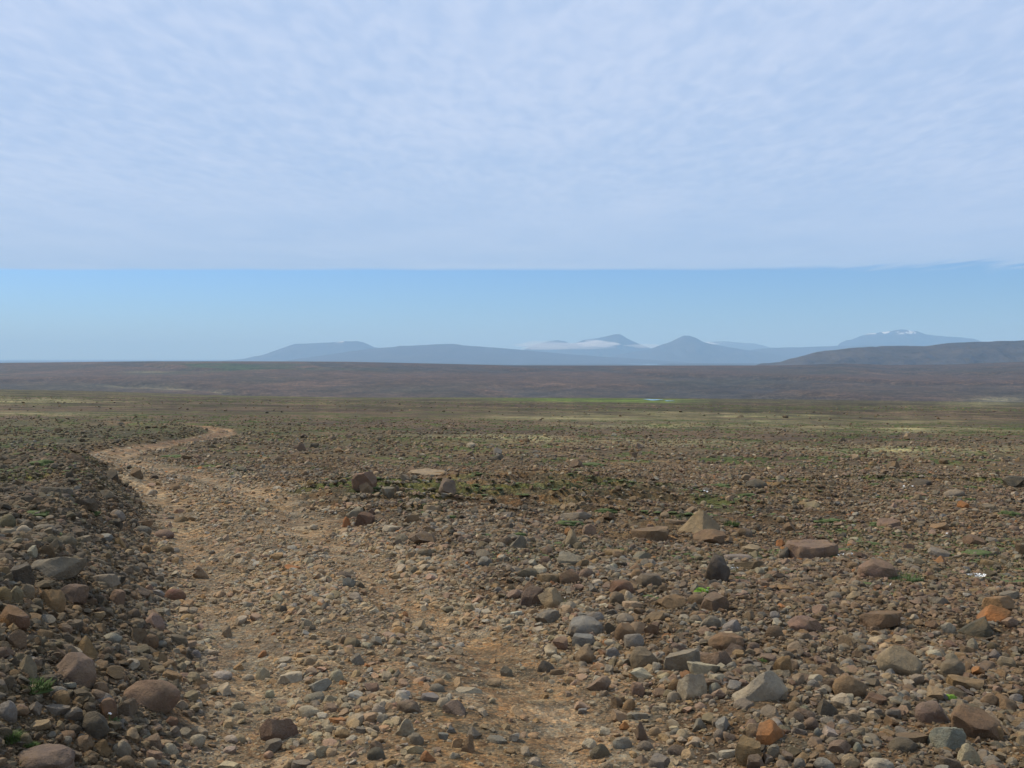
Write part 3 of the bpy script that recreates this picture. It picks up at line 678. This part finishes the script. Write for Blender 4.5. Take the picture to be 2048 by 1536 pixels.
 (1522,1375,112,62,'pale','w','largest pale wedge-shaped rock in the right foreground','the largest pale wedge'), (1423,1247,42,28,'grey','r'), (1465,1257,36,28,'blue','a'), (1453,1286,70,30,'brown','r'), (1470,1300,42,24,'mauve','a'),
 (1507,1296,26,20,'pink','r'), (1434,1318,60,34,'pink','s'), (1172,1312,48,38,'tan','w','tan three-cornered stone in front of the large smooth grey boulder','the tan three-cornered stone'), (1092,1336,35,24,'dark','w'),
 (1198,1370,48,30,'pink','a'), (1357,1297,28,18,'mauve','a'), (1251,1238,36,20,'grey','r'), (1250,1266,40,32,'brown','r'), (1275,1258,32,26,'tan','a'), (1305,1260,32,26,'red','a'), (1221,1258,25,25,'dark','a'), (1096,1236,50,26,'grey','a'),
 (1121,1290,30,28,'pink','a'), (1226,1307,30,18,'blue','k'), (1311,1234,40,18,'brown','s'), (1433,1378,28,20,'blue','r'), (1349,1372,26,24,'ochre','a'), (1348,1396,28,20,'pale','r'), (1276,1381,28,30,'pink','r'), (1235,1407,24,24,'mauve','k'),
 (1258,1412,28,24,'ochre','a','yellowish ochre stone beside a dark block, bottom right of the track','the yellowish stone'), (1238,1434,32,30,'tan','a'), (1275,1433,44,16,'grey','s'), (1249,1454,20,18,'orange','a'), (1284,1467,26,42,'mauve','w'),
 (1245,1489,38,22,'blue','r'), (1290,1494,34,20,'grey','r'), (1200,1505,40,30,'olive','r'), (1179,1491,30,20,'pale','r'), (1321,1526,46,24,'blue','s'), (1449,1449,32,26,'blue','a'), (1399,1450,30,24,'grey','w'), (1352,1466,24,15,'blue','r'),
 (1311,1465,26,18,'tan','r'), (1456,1508,36,14,'pale','s'), (1500,1509,54,54,'ochre','k','tall ochre block at the bottom edge, right of centre','the tall ochre block'),
 (1543,1470,66,38,'orange','a','large bright orange angular rock in the right foreground','the large orange rock'), (1508,1463,30,26,'tan','a'), (1512,1527,36,28,'mauve','a'), (1070,1525,28,18,'pale','r'), (1321,1419,30,12,'grey','s'), (1490,1409,42,16,'grey','s'),
 (1354,1503,36,22,'mauve','r'), (1441,1471,26,20,'grey','r'), (1459,1476,24,18,'tan','a'), (1165,1424,18,13,'blue','k'), (1114,1345,30,12,'brown','s'), (1090,1298,12,20,'blue','a'),
 (1802,1329,92,58,'tan','r','large smooth olive-tan boulder, roundest in the right foreground','the large olive-tan boulder'), (1703,1376,66,42,'ochre','r','round boulder with an orange side, right foreground','the orange-sided boulder'),
 (1612,1251,68,30,'pink','r','smooth brown loaf-shaped boulder right of the pale stones','the loaf-shaped boulder'), (1550,1266,40,26,'brown','r'), (1765,1243,82,36,'red','s','long tilted red-brown rock behind the large olive-tan boulder','the tilted red-brown rock'),
 (1961,1257,70,38,'dark','a','dark grey rock with an orange one behind it, near right edge','the dark rock near the right edge'), (1993,1230,64,34,'orange','a'), (1900,1258,32,20,'blue','w','small bright blue-grey three-sided stone on bare soil','the small blue stone'),
 (1907,1341,48,36,'mauve','r'), (2016,1328,36,23,'olive','r'), (1947,1291,22,25,'grey','r'), (1869,1428,66,42,'mauve','r','rounded purplish boulder below a bright green tuft','the rounded purplish boulder'),
 (1960,1452,112,58,'brown','a','long brown angular rock in the bottom right corner','the long brown rock'), (1897,1480,64,48,'blue','k','blue-grey angular block in the bottom right corner','the blue-grey corner block'),
 (1812,1493,58,26,'dark','r','smooth blue-black stone at the bottom right','the blue-black stone'), (1940,1512,44,42,'pale','r','pale cream round stone at the bottom right edge','the cream round stone'),
 (1898,1523,46,28,'mauve','a'), (1993,1468,30,26,'ochre','a'), (2021,1411,50,26,'ochre','a'), (1982,1403,38,26,'brown','r'), (1955,1426,38,20,'brown','a'), (1836,1363,26,24,'grey','a'), (1660,1468,33,24,'pale','k'), (1680,1496,48,26,'pink','k'),
 (1623,1450,30,24,'mauve','r'), (1593,1435,30,19,'mauve','r'), (1717,1496,18,20,'blue','r'), (1637,1465,18,17,'blue','r'), (1657,1420,42,32,'dark','w'), (1612,1417,24,13,'pale','k'), (1658,1368,25,20,'mauve','a'), (1628,1370,26,18,'blue','r'),
 (1695,1287,38,24,'brown','a'), (1570,1332,42,38,'ochre','a'), (1668,1340,46,24,'brown','w'), (1697,1436,52,18,'mauve','s'), (1760,1530,60,20,'pale','r'), (1703,1524,36,26,'tan','a'), (1601,1528,26,18,'blue','r'), (1829,1479,64,20,'brown','s'),
 (1631,1486,30,15,'pink','a'), (1548,1504,26,24,'grey','r'), (1753,1400,46,16,'brown','s'), (1812,1413,24,18,'grey','a'), (1936,1369,70,22,'ochre','s'), (1788,1428,32,20,'grey','a'), (2034,1398,28,16,'blue','r'),
]
PAL = {k: (a * 1.0, b * .965, c * .865) for k, (a, b, c) in PAL.items()}
rng = np.random.default_rng(5)
LM = [r for r in ROCKS if len(r) > 6]
used = set(r[6] for r in LM)
def auto_label(r):
    cx, cy, w, h, c, s = r[:6]
    size = 'small ' if w < 23 else ('large ' if w > 45 else '')
    if s == 's' and w / h < 2.2: base = 'low ' + SW[s]
    else: base = SW[s]
    near = sorted(LM, key=lambda q: math.hypot((q[0] - cx), (q[1] - cy) * 1.6))
    for q in near[:8]:
        dx, dy = cx - q[0], (cy - q[1]) * 1.5
        dist = math.hypot(dx, dy)
        j = 'just ' if dist < (q[2] + w) * .9 else ''
        if abs(dx) > abs(dy): rel = j + ('right of' if dx > 0 else 'left of')
        else: rel = j + ('in front of' if dy > 0 else 'behind')
        lab = f'{size}{CW[c]} {base} {rel} {q[7]}'
        if lab not in used and len(lab.split()) <= 16:
            used.add(lab); return lab
    lab = f'{size}{CW[c]} {base} near {near[0][7]}'; used.add(lab); return lab
FOOT = []
for i, r in enumerate(ROCKS):
    cx, cy, w, h, c, s = r[:6]
    gxp, gyp, gzp = at(cx, min(cy + h * .36, 1560))
    k = gyp / FPX
    W = w * k * 1.04; Hh = h * k * (.93 if s != 's' else .84); D = W * float(rng.uniform(.62, .85))
    if h > w: D = W * .9
    sub = 4 if w > 44 else 3
    v, f = rock_shape(rng, s, sub)
    bury = .38
    v = v * np.array([W, D, Hh / (1 - bury)])
    v = v @ rot_m((rng.normal() * .07, rng.normal() * .09, 0)).T
    v[:, 2] += Hh / (1 - bury) * (.5 - bury)
    me = mesh_np('rock', v, f, ROCK)
    me.set_sharp_from_angle(angle=R(28))
    bx, by = gxp, gyp + D * .22
    bz = float(H(np.array([bx]), np.array([by]))[0])
    o = link('rock', me, (bx, by, bz), label=r[6] if len(r) > 6 else auto_label(r), cat='rock', group='larger rocks strewn over the stony ground')
    j = 1 + rng.normal() * .07
    cc = np.array(PAL[c]) * j * (1 + rng.normal(size=3) * .03)
    o.color = (*np.clip(cc, .02, .8), 1)
    FOOT.append((bx, by, max(W, D) * .5))
FOOT = np.array(FOOT)

# ------------------------------------------------------------------ uncounted stones: instanced over the ground
def proto(name, v, f, mat, sharp=True):
    me = mesh_np(name, v, f, mat)
    if sharp: me.set_sharp_from_angle(angle=R(26))
    return bpy.data.objects.new(name, me)
def instancer_group(name, protos):
    g = bpy.data.node_groups.new(name, 'GeometryNodeTree')
    g.interface.new_socket('Geometry', in_out='INPUT', socket_type='NodeSocketGeometry')
    g.interface.new_socket('Geometry', in_out='OUTPUT', socket_type='NodeSocketGeometry')
    N = g.nodes; L = g.links
    gi, go = N.new('NodeGroupInput'), N.new('NodeGroupOutput')
    jn = N.new('GeometryNodeJoinGeometry')
    for p in protos:
        oi = N.new('GeometryNodeObjectInfo'); oi.inputs['Object'].default_value = p; oi.inputs['As Instance'].default_value = False
        gti = N.new('GeometryNodeGeometryToInstance'); L.new(oi.outputs['Geometry'], gti.inputs[0]); L.new(gti.outputs[0], jn.inputs[0])
    iop = N.new('GeometryNodeInstanceOnPoints'); iop.inputs['Pick Instance'].default_value = True
    def att(nm, ty):
        a = N.new('GeometryNodeInputNamedAttribute'); a.data_type = ty; a.inputs['Name'].default_value = nm; return a.outputs[0]
    L.new(gi.outputs[0], iop.inputs['Points']); L.new(jn.outputs[0], iop.inputs['Instance'])
    L.new(att('idx', 'INT'), iop.inputs['Instance Index'])
    e = N.new('FunctionNodeEulerToRotation'); L.new(att('rot', 'FLOAT_VECTOR'), e.inputs[0]); L.new(e.outputs[0], iop.inputs['Rotation'])
    L.new(att('scl', 'FLOAT_VECTOR'), iop.inputs['Scale'])
    L.new(iop.outputs[0], go.inputs[0])
    return g
def scatter(name, label, group, P, rot, scl, idx, colr, mat):
    me = bpy.data.meshes.new(name); me.vertices.add(len(P)); me.vertices.foreach_set('co', P.astype(np.float32).ravel())
    for nm, ty, arr, key in (('rot', 'FLOAT_VECTOR', rot, 'vector'), ('scl', 'FLOAT_VECTOR', scl, 'vector'), ('idx', 'INT', idx, 'value')):
        a = me.attributes.new(nm, ty, 'POINT'); a.data.foreach_set(key, np.ascontiguousarray(arr, np.int32 if ty == 'INT' else np.float32).ravel())
    a = me.attributes.new('col', 'FLOAT_COLOR', 'POINT'); a.data.foreach_set('color', np.hstack([colr, np.ones((len(P), 1))]).astype(np.float32).ravel())
    me.materials.append(mat)
    o = link(name, me, kind='stuff', label=label)
    md = o.modifiers.new('scatter', 'NODES'); md.node_group = group
    return o
PR = [proto('stone_form', *rock_shape(rng, kk, 3), STONE) for kk in 'rraaaaaakkssww']
GR = instancer_group('stones_on_points', PR)
PN = list(PAL); PA = np.array([PAL[k] for k in PN])
def weights(**kw): 
    w = np.array([kw.get(k, 0.0) for k in PN]); return w / w.sum()
W_TRACK = weights(grey=6, pale=2.6, tan=4.5, blue=2.6, pink=2.8, olive=2.5, brown=2.5, orange=.18, ochre=1.6, mauve=1.2, dark=.5)
W_RIGHT = weights(brown=5, pink=4.5, tan=1.8, ochre=1.8, red=1.6, mauve=2, grey=2.0, blue=.5, dark=1, orange=.12, olive=1.5, pale=.25)
W_LEFT = weights(grey=4, olive=4, brown=3.5, dark=4.0, mauve=2, blue=1.3, ochre=1.2, tan=1.0, pink=1.5, pale=.15)
def stones(n_area, d0, d1, s0, s1, power, half=.66, seed=1, keep=None):
    g = np.random.default_rng(seed)
    area = half * (d1 * d1 - d0 * d0); n = int(n_area * area)
    d = np.sqrt(g.uniform(d0 * d0, d1 * d1, n)); u = g.uniform(-half, half, n)
    x, y = u * d, d
    q = g.uniform(size=n); size = (s0 ** -power + q * (s1 ** -power - s0 ** -power)) ** (-1 / power)
    s, o = track_so(x, y); r = np.hypot(x, y)
    wob = fbm(x, y, .8, 3, 7) * .16; oo = (o + wob) / (1 - .48 * sm(s, 36, 48))
    tm = (1 - sm(oo, 1.15, 1.9)) * (1 - sm(-oo, .9, 1.35))
    n1, n2 = fbm(x, y, .75, 4, 69), fbm(x, y, .7, 3, 81)
    dens = .22 + .78 * sm(n2 + .4 * fbm(x, y, 2.6, 2, 85), -.45, .4)
    rut = np.exp(-((oo - .74) / .30) ** 2) + np.exp(-((oo + .74) / .30) ** 2)
    och = sm(n1, .18, .55)
    dens = dens * (1 - .62 * och * tm * (size < .2)) * (1 - .93 * np.clip(rut, 0, 1) * sm(size, .013, .028)) * (1 - tm * .35 * sm(size, .055, .11))
    dens = dens * (1 - .55 * tm * sm(s, 38, 50)) * (1 - .96 * sm(r, 24, 85))
    bank = sm(-oo, 1.0, 1.4) * (1 - sm(-oo, 2.6, 5.0)) * 1.4; rb = sm(oo, 1.25, 1.7) * (1 - sm(oo, 2.4, 4.5))
    dens = np.clip(dens * (1 + .9 * bank + .7 * rb + .5 * tm * (size < .035)), 0, 1.8) / 1.8
    twz = np.exp(-(((x - .2) / 3.4) ** 2 + ((y - 17.5) / 3.6) ** 2))
    dens = dens * (1 - .72 * twz)
    m = g.uniform(size=n) < dens
    if len(FOOT):
        big = np.where(m & (size > .028))[0]
        bad = np.zeros(len(big), bool)
        for fx, fy, fr in FOOT:
            bad |= (x[big] - fx) ** 2 + (y[big] - fy) ** 2 < (fr * .95 + size[big] * .35) ** 2
        m[big[bad]] = False
    x, y, size, oo, tm, r = x[m], y[m], size[m], oo[m], tm[m], r[m]; n = len(x)
    asp = g.uniform(.62, 1.0, n); flat = g.uniform(.42, .85, n)
    scl = np.stack([size, size * asp, size * flat], 1)
    z = H(x, y) + scl[:, 2] * g.uniform(.02, .30, n)
    rot = np.stack([g.normal(size=n) * .30, g.normal(size=n) * .30, g.uniform(0, 6.28, n)], 1)
    idx = g.integers(0, len(PR), n)
    q = g.uniform(size=n)
    ci = np.where(q < tm, g.choice(len(PN), n, p=W_TRACK), np.where(oo > 0, np.where(g.uniform(size=n) < .75 - .5 * (oo < 3.5), g.choice(len(PN), n, p=W_RIGHT), g.choice(len(PN), n, p=W_TRACK)), g.choice(len(PN), n, p=W_LEFT)))
    cc = PA[ci] * (1 + g.normal(size=(n, 1)) * .22) * (1 + g.normal(size=(n, 3)) * .02)
    # stones carry the dust of the ground they lie on; small ones most
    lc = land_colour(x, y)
    cc = cc * (1 + 1.0 * tm)[:, None] * (1 + tm[:, None] * np.array([[.05, 0, -.08]]))
    cc = cc * np.where((oo < -1.0) & (oo > -6), .72, 1.0)[:, None]  # left bank stones: darker rock, with the bank's shade added to the tint
    cc = cc * np.minimum(1, .42 / cc.max(1))[:, None]
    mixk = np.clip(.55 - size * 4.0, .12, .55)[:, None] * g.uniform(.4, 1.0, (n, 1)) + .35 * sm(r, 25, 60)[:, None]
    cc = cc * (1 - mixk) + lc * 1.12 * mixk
    return np.stack([x, y, z], 1), rot, scl, idx, np.clip(cc, .02, .8)
sets = [stones(6000, 3.0, 8.0, .009, .024, 1.6, seed=11), stones(1700, 3.0, 13, .022, .048, 1.9, seed=12), stones(850, 3.0, 12, .040, .085, 2.0, seed=13), stones(380, 12, 26, .045, .085, 2.2, seed=18),
        stones(90, 3.0, 15, .065, .12, 2.4, seed=20), stones(34, 3.0, 42, .08, .15, 2.4, seed=14), stones(1.0, 14.0, 130, .15, .36, 3.0, seed=15), stones(.9, 90, 330, .25, .7, 3.0, seed=19), stones(1400, 8.0, 15, .014, .030, 1.8, seed=16), stones(14, 40, 75, .09, .16, 2.4, seed=17)]
scatter('loose_stones', 'loose stones and gravel covering the ground', GR, *[np.concatenate([s[k] for s in sets]) for k in range(5)], STONE)
print('stones', sum(len(s[0]) for s in sets))

# ------------------------------------------------------------------ moss and grass
def blades(rng, n, rad, ln, wid, lean=.5, zsq=1.0):
    V, F = [], []
    for _ in range(n):
        a, q = rng.uniform(0, 6.28), rad * math.sqrt(rng.uniform())
        bx, by = q * math.cos(a), q * math.sin(a) * .7
        th = a + rng.normal() * .7; le = ln * rng.uniform(.55, 1.1) * (1 - .35 * q / rad); l = lean * rng.uniform(.3, 1.3)
        dx, dy = math.cos(th), math.sin(th); px_, py_ = -dy, dx; w = wid * rng.uniform(.7, 1.2)
        k = len(V)
        for tt, ww in ((0, 1), (.45, .8), (.8, .45)):
            zz = le * tt * zsq * (1 - .35 * l * tt); hh = le * l * tt * tt
            for sg in (1, -1): V.append((bx + dx * hh + px_ * w * ww * sg / 2, by + dy * hh + py_ * w * ww * sg / 2, zz))
        V.append((bx + dx * le * l, by + dy * le * l, le * zsq * (1 - .35 * l)))
        F += [(k, k + 1, k + 3), (k, k + 3, k + 2), (k + 2, k + 3, k + 5), (k + 2, k + 5, k + 4), (k + 4, k + 5, k + 6)]
    return np.array(V), np.array(F)
def cushion(rng, sub=3):
    v, f = ICO[sub]; v = v.copy(); k = np.ones(len(v))
    for _ in range(14):
        q = rng.normal(size=3) * rng.uniform(1.5, 8); k += .06 * np.sin(v @ q + rng.uniform(0, 6.28))
    v = v * k[:, None]; v[:, 2] = np.maximum(v[:, 2], -.35) 
    return v * .5, f
def plant(kind, cx, cy, w, h, label, seed):
    g = np.random.default_rng(seed)
    gxp, gyp, gzp = at(cx, cy + h * .35); k = gyp / FPX; W, Hh = w * k, h * k
    root = link('grass_tuft' if kind == 'grass' else 'moss_cushion', None, (gxp, gyp, gzp), label=label, cat='grass' if kind == 'grass' else 'moss', group='green plants among the stones')
    if kind == 'grass':
        v, f = blades(g, 220, W * .5, max(Hh * .95, .05), max(.004, .8 * k), .75)
        link('blades', mesh_np('blades', v, f, GRASS), parent=root)
        v, f = cushion(g); link('moss_base', mesh_np('moss_base', v * np.array([W * .85, W * .5, Hh * .45]), f, MOSS), parent=root)
    else:
        mt = LIME if kind == 'lime' else MOSS
        v, f = cushion(g, 4 if w > 30 else 3); link('cushion', mesh_np('cushion', v * np.array([W, W * .62, min(Hh * 1.25, .15)]), f, mt), parent=root)
        v, f = blades(g, 260, W * .46, max(.03, Hh * .42), max(.0035, .6 * k), .9); v[:, 2] += min(Hh * 1.25, .15) * .22
        link('shoots', mesh_np('shoots', v, f, LIME if kind == 'lime' else GRASS), parent=root)
    return root
for i, a in enumerate([
    ('lime', 1410, 1180, 40, 15, 'bright lime moss cushion at the foot of the dark leaning slab'),
    ('lime', 1900, 1398, 30, 27, 'bright green upright tuft of moss above the rounded purplish boulder'),
    ('grass', 1800, 1152, 92, 26, 'dark green grass at the right foot of the smooth pinkish boulder'),
    ('grass', 65, 1368, 76, 34, 'long-bladed grass tuft below the speckled boulder, left edge'),
    ('grass', 18, 1472, 44, 34, 'dark grass in the shaded bottom left corner'),
    ('moss', 62, 1494, 26, 13, 'small dark moss cushion between cobbles in the bottom left corner'),
    ('grass', 1478, 1157, 26, 13, 'small green plant under pale flowers by the dark leaning slab'),
    ('moss', 1140, 1045, 62, 12, 'wide moss strip in front of the long flat slab'),
    ('moss', 1036, 1068, 28, 12, 'green moss clump left of the upright tooth rock'),
    ('moss', 902, 1034, 20, 11, 'little moss clump at the left end of the moss steps'),
    ('grass', 1462, 1046, 32, 15, 'grass clump just right of the tan pyramid rock'),
    ('moss', 1490, 990, 42, 9, 'flat moss patch behind the tan pyramid rock'),
    ('moss', 2020, 1027, 46, 16, 'thick green moss near the right edge, mid-distance'),
    ('moss', 1660, 1040, 56, 8, 'long low moss strip behind the broad layered slab'),
    ('grass', 1519, 1323, 26, 18, 'dim grass tuft behind the largest pale wedge'),
    ('moss', 72, 1025, 56, 11, 'green moss strip on the left bank behind the big slab'),
    ('moss', 85, 925, 60, 15, 'mossy hump on the far left, well before the track bend'),
    ('moss', 352, 912, 58, 8, 'moss patch inside the far bend of the track'),
    ('moss', 130, 992, 32, 9, 'small moss clump beside the dark tilted slab'),
    ('moss', 185, 1025, 30, 9, 'small moss clump below the dark tilted slab'),
    ('moss', 1960, 1106, 70, 11, 'low moss strip right of centre on the right plain'),
    ('moss', 1210, 1020, 44, 10, 'moss patch at the right end of the moss steps'),
    ('moss', 1750, 968, 26, 7, 'small far moss spot left of the row of dark stones'),
    ('moss', 1755, 1110, 30, 8, 'thin moss just behind the smooth pinkish boulder'),
    ('moss', 1690, 1100, 30, 9, 'grey-green moss at the right end of the broad layered slab'),
    ('moss', 1845, 987, 18, 8, 'small far moss spot in front of the row of dark stones'),
    ('moss', 1940, 998, 24, 8, 'moss spot behind the small orange stone on the far right'),
    ('moss', 5, 1122, 26, 10, 'moss behind the dark leaning block at the left edge'),
    ('moss', 1180, 928, 60, 6, 'thin moss line far beyond the moss steps'),
    ('moss', 1440, 970, 60, 7, 'thin moss line left of the dark low rock')]):
    plant(*a, seed=100 + i)

# loose moss between the stones, uncounted
MP = [proto('moss_form', *cushion(rng, 3), MOSS, False) for _ in range(5)]
GM = instancer_group('moss_on_points', MP)
def moss_patches(n, d0, d1, seed):
    g = np.random.default_rng(seed)
    d = np.sqrt(g.uniform(d0 * d0, d1 * d1, n)); u = g.uniform(-.66, .66, n); x, y = u * d, d
    s, o = track_so(x, y); mo = fbm(x, y, .9, 4, 65) + .35 * fbm(x, y, .18, 2, 67)
    m = (np.abs(o) > 1.9) & (mo + g.uniform(-.25, .1, n) > .12)
    x, y = x[m], y[m]; n = len(x)
    size = g.uniform(.03, .13, n) * (1 + .5 * sm(y, 15, 50) + 5 * sm(y, 60, 330)); scl = np.stack([size, size * g.uniform(.5, 1, n), size * g.uniform(.16, .30, n)], 1)
    return np.stack([x, y, H(x, y) + .004], 1), np.stack([0 * x, 0 * x, g.uniform(0, 6.28, n)], 1), scl, g.integers(0, 5, n), np.ones((n, 3))
ms = [moss_patches(26000, 70, 330, 7), moss_patches(9000, 8, 20, 5), moss_patches(60000, 18, 80, 6)]
scatter('moss_patches', 'scattered olive moss between the stones', GM, *[np.concatenate([q[k] for q in ms]) for k in range(5)], MOSS)

# ------------------------------------------------------------------ white flowers
def blossom_mesh(r):
    V, F = [(0, 0, 0)], []
    for p in range(5):
        a = p * 2 * math.pi / 5; k = len(V)
        for da, q, z in ((-.42, .55, .10), (-.38, .95, .22), (0, 1.05, .26), (.38, .95, .22), (.42, .55, .10)):
            V.append((r * q * math.cos(a + da), r * q * math.sin(a + da), r * z))
        F += [(0, k, k + 1), (0, k + 1, k + 2), (0, k + 2, k + 3), (0, k + 3, k + 4)]
    return np.array(V), np.array(F)
def flowers(cx, cy, spots, label, r=.013, seed=0):
    g = np.random.default_rng(seed)
    gxp, gyp, gzp = at(cx, cy + 4); k = gyp / FPX
    root = link('flower_cluster', None, (gxp, gyp, gzp), label=label, cat='flower', group='white flowers among the stones')
    bme = mesh_np('blossom', *blossom_mesh(r), PETAL, False)
    for (dx, dy) in spots:
        h = max(.05, (10 - dy) * k); x = dx * k; y = g.uniform(-.03, .03)
        b = link('blossom', bme, (x, y, h), parent=root); b.rotation_euler = (R(28) + g.normal() * .3, g.normal() * .3, g.uniform(0, 6))
        th = np.linspace(0, 2 * math.pi, 5)[:-1]; sv = [(x * .6 + .0015 * math.cos(q), y * .6 + .0015 * math.sin(q), -.01) for q in th] + [(x + .001 * math.cos(q), y + .001 * math.sin(q), h) for q in th]
        link('stem', mesh_np('stem', np.array(sv), np.array([(i, (i + 1) % 4, (i + 1) % 4 + 4, i + 4) for i in range(4)]), STEM), parent=root)
    v, f = blades(g, 60, .05, .035, .005, .9); link('leaves', mesh_np('leaves', v, f, STEM), parent=root)
for i, a in enumerate([
    (1951, 1157, ((-12, 0), (-4, 1), (0, -3), (-9, 5), (14, 0), (11, 6), (4, 4)), 'brightest cluster of white flowers, on the right above the dark rock', .027),
    (1470, 1143, ((-8, 0), (-3, -6), (2, -2), (6, 3), (0, 6), (9, -3), (-5, 8)), 'pinkish white flowers beside the dark leaning slab', .012),
    (1774, 1175, ((-6, 0), (6, 1)), 'two white flowers in front of the smooth pinkish boulder', .014),
    (1692, 1115, ((-16, 6), (-4, 4), (10, -3), (-8, 0)), 'few white flowers right of the broad layered slab', .013),
    (1408, 988, ((-6, 0), (0, -1), (6, 1)), 'far white flower cluster behind the tan pyramid rock', .018),
    (1859, 1005, ((-6, 0), (6, 0)), 'pair of white flowers far out, left of the orange stone', .018),
    (1892, 1072, ((0, 0), (3, 2)), 'single white bloom before the flat ochre stone', .016),
    (1816, 978, ((-8, 0), (8, 0)), 'two far white blooms below the row of dark stones', .02),
    (1127, 1203, ((0, 0), (3, 6), (10, 3)), 'small white flowers on the tan wedge rock', .010),
    (1412, 1188, ((0, 0), (2, 3)), 'tiny white flower at the bright lime moss', .010),
    (209, 1050, ((0, 0), (2, 1)), 'lone white bloom on the left bank', .016),
    (222, 1442, ((0, 0), (2, 3)), 'tiny white bloom right of the round dark boulder', .008)]):
    flowers(a[0], a[1], a[2], a[3], a[4], 300 + i)
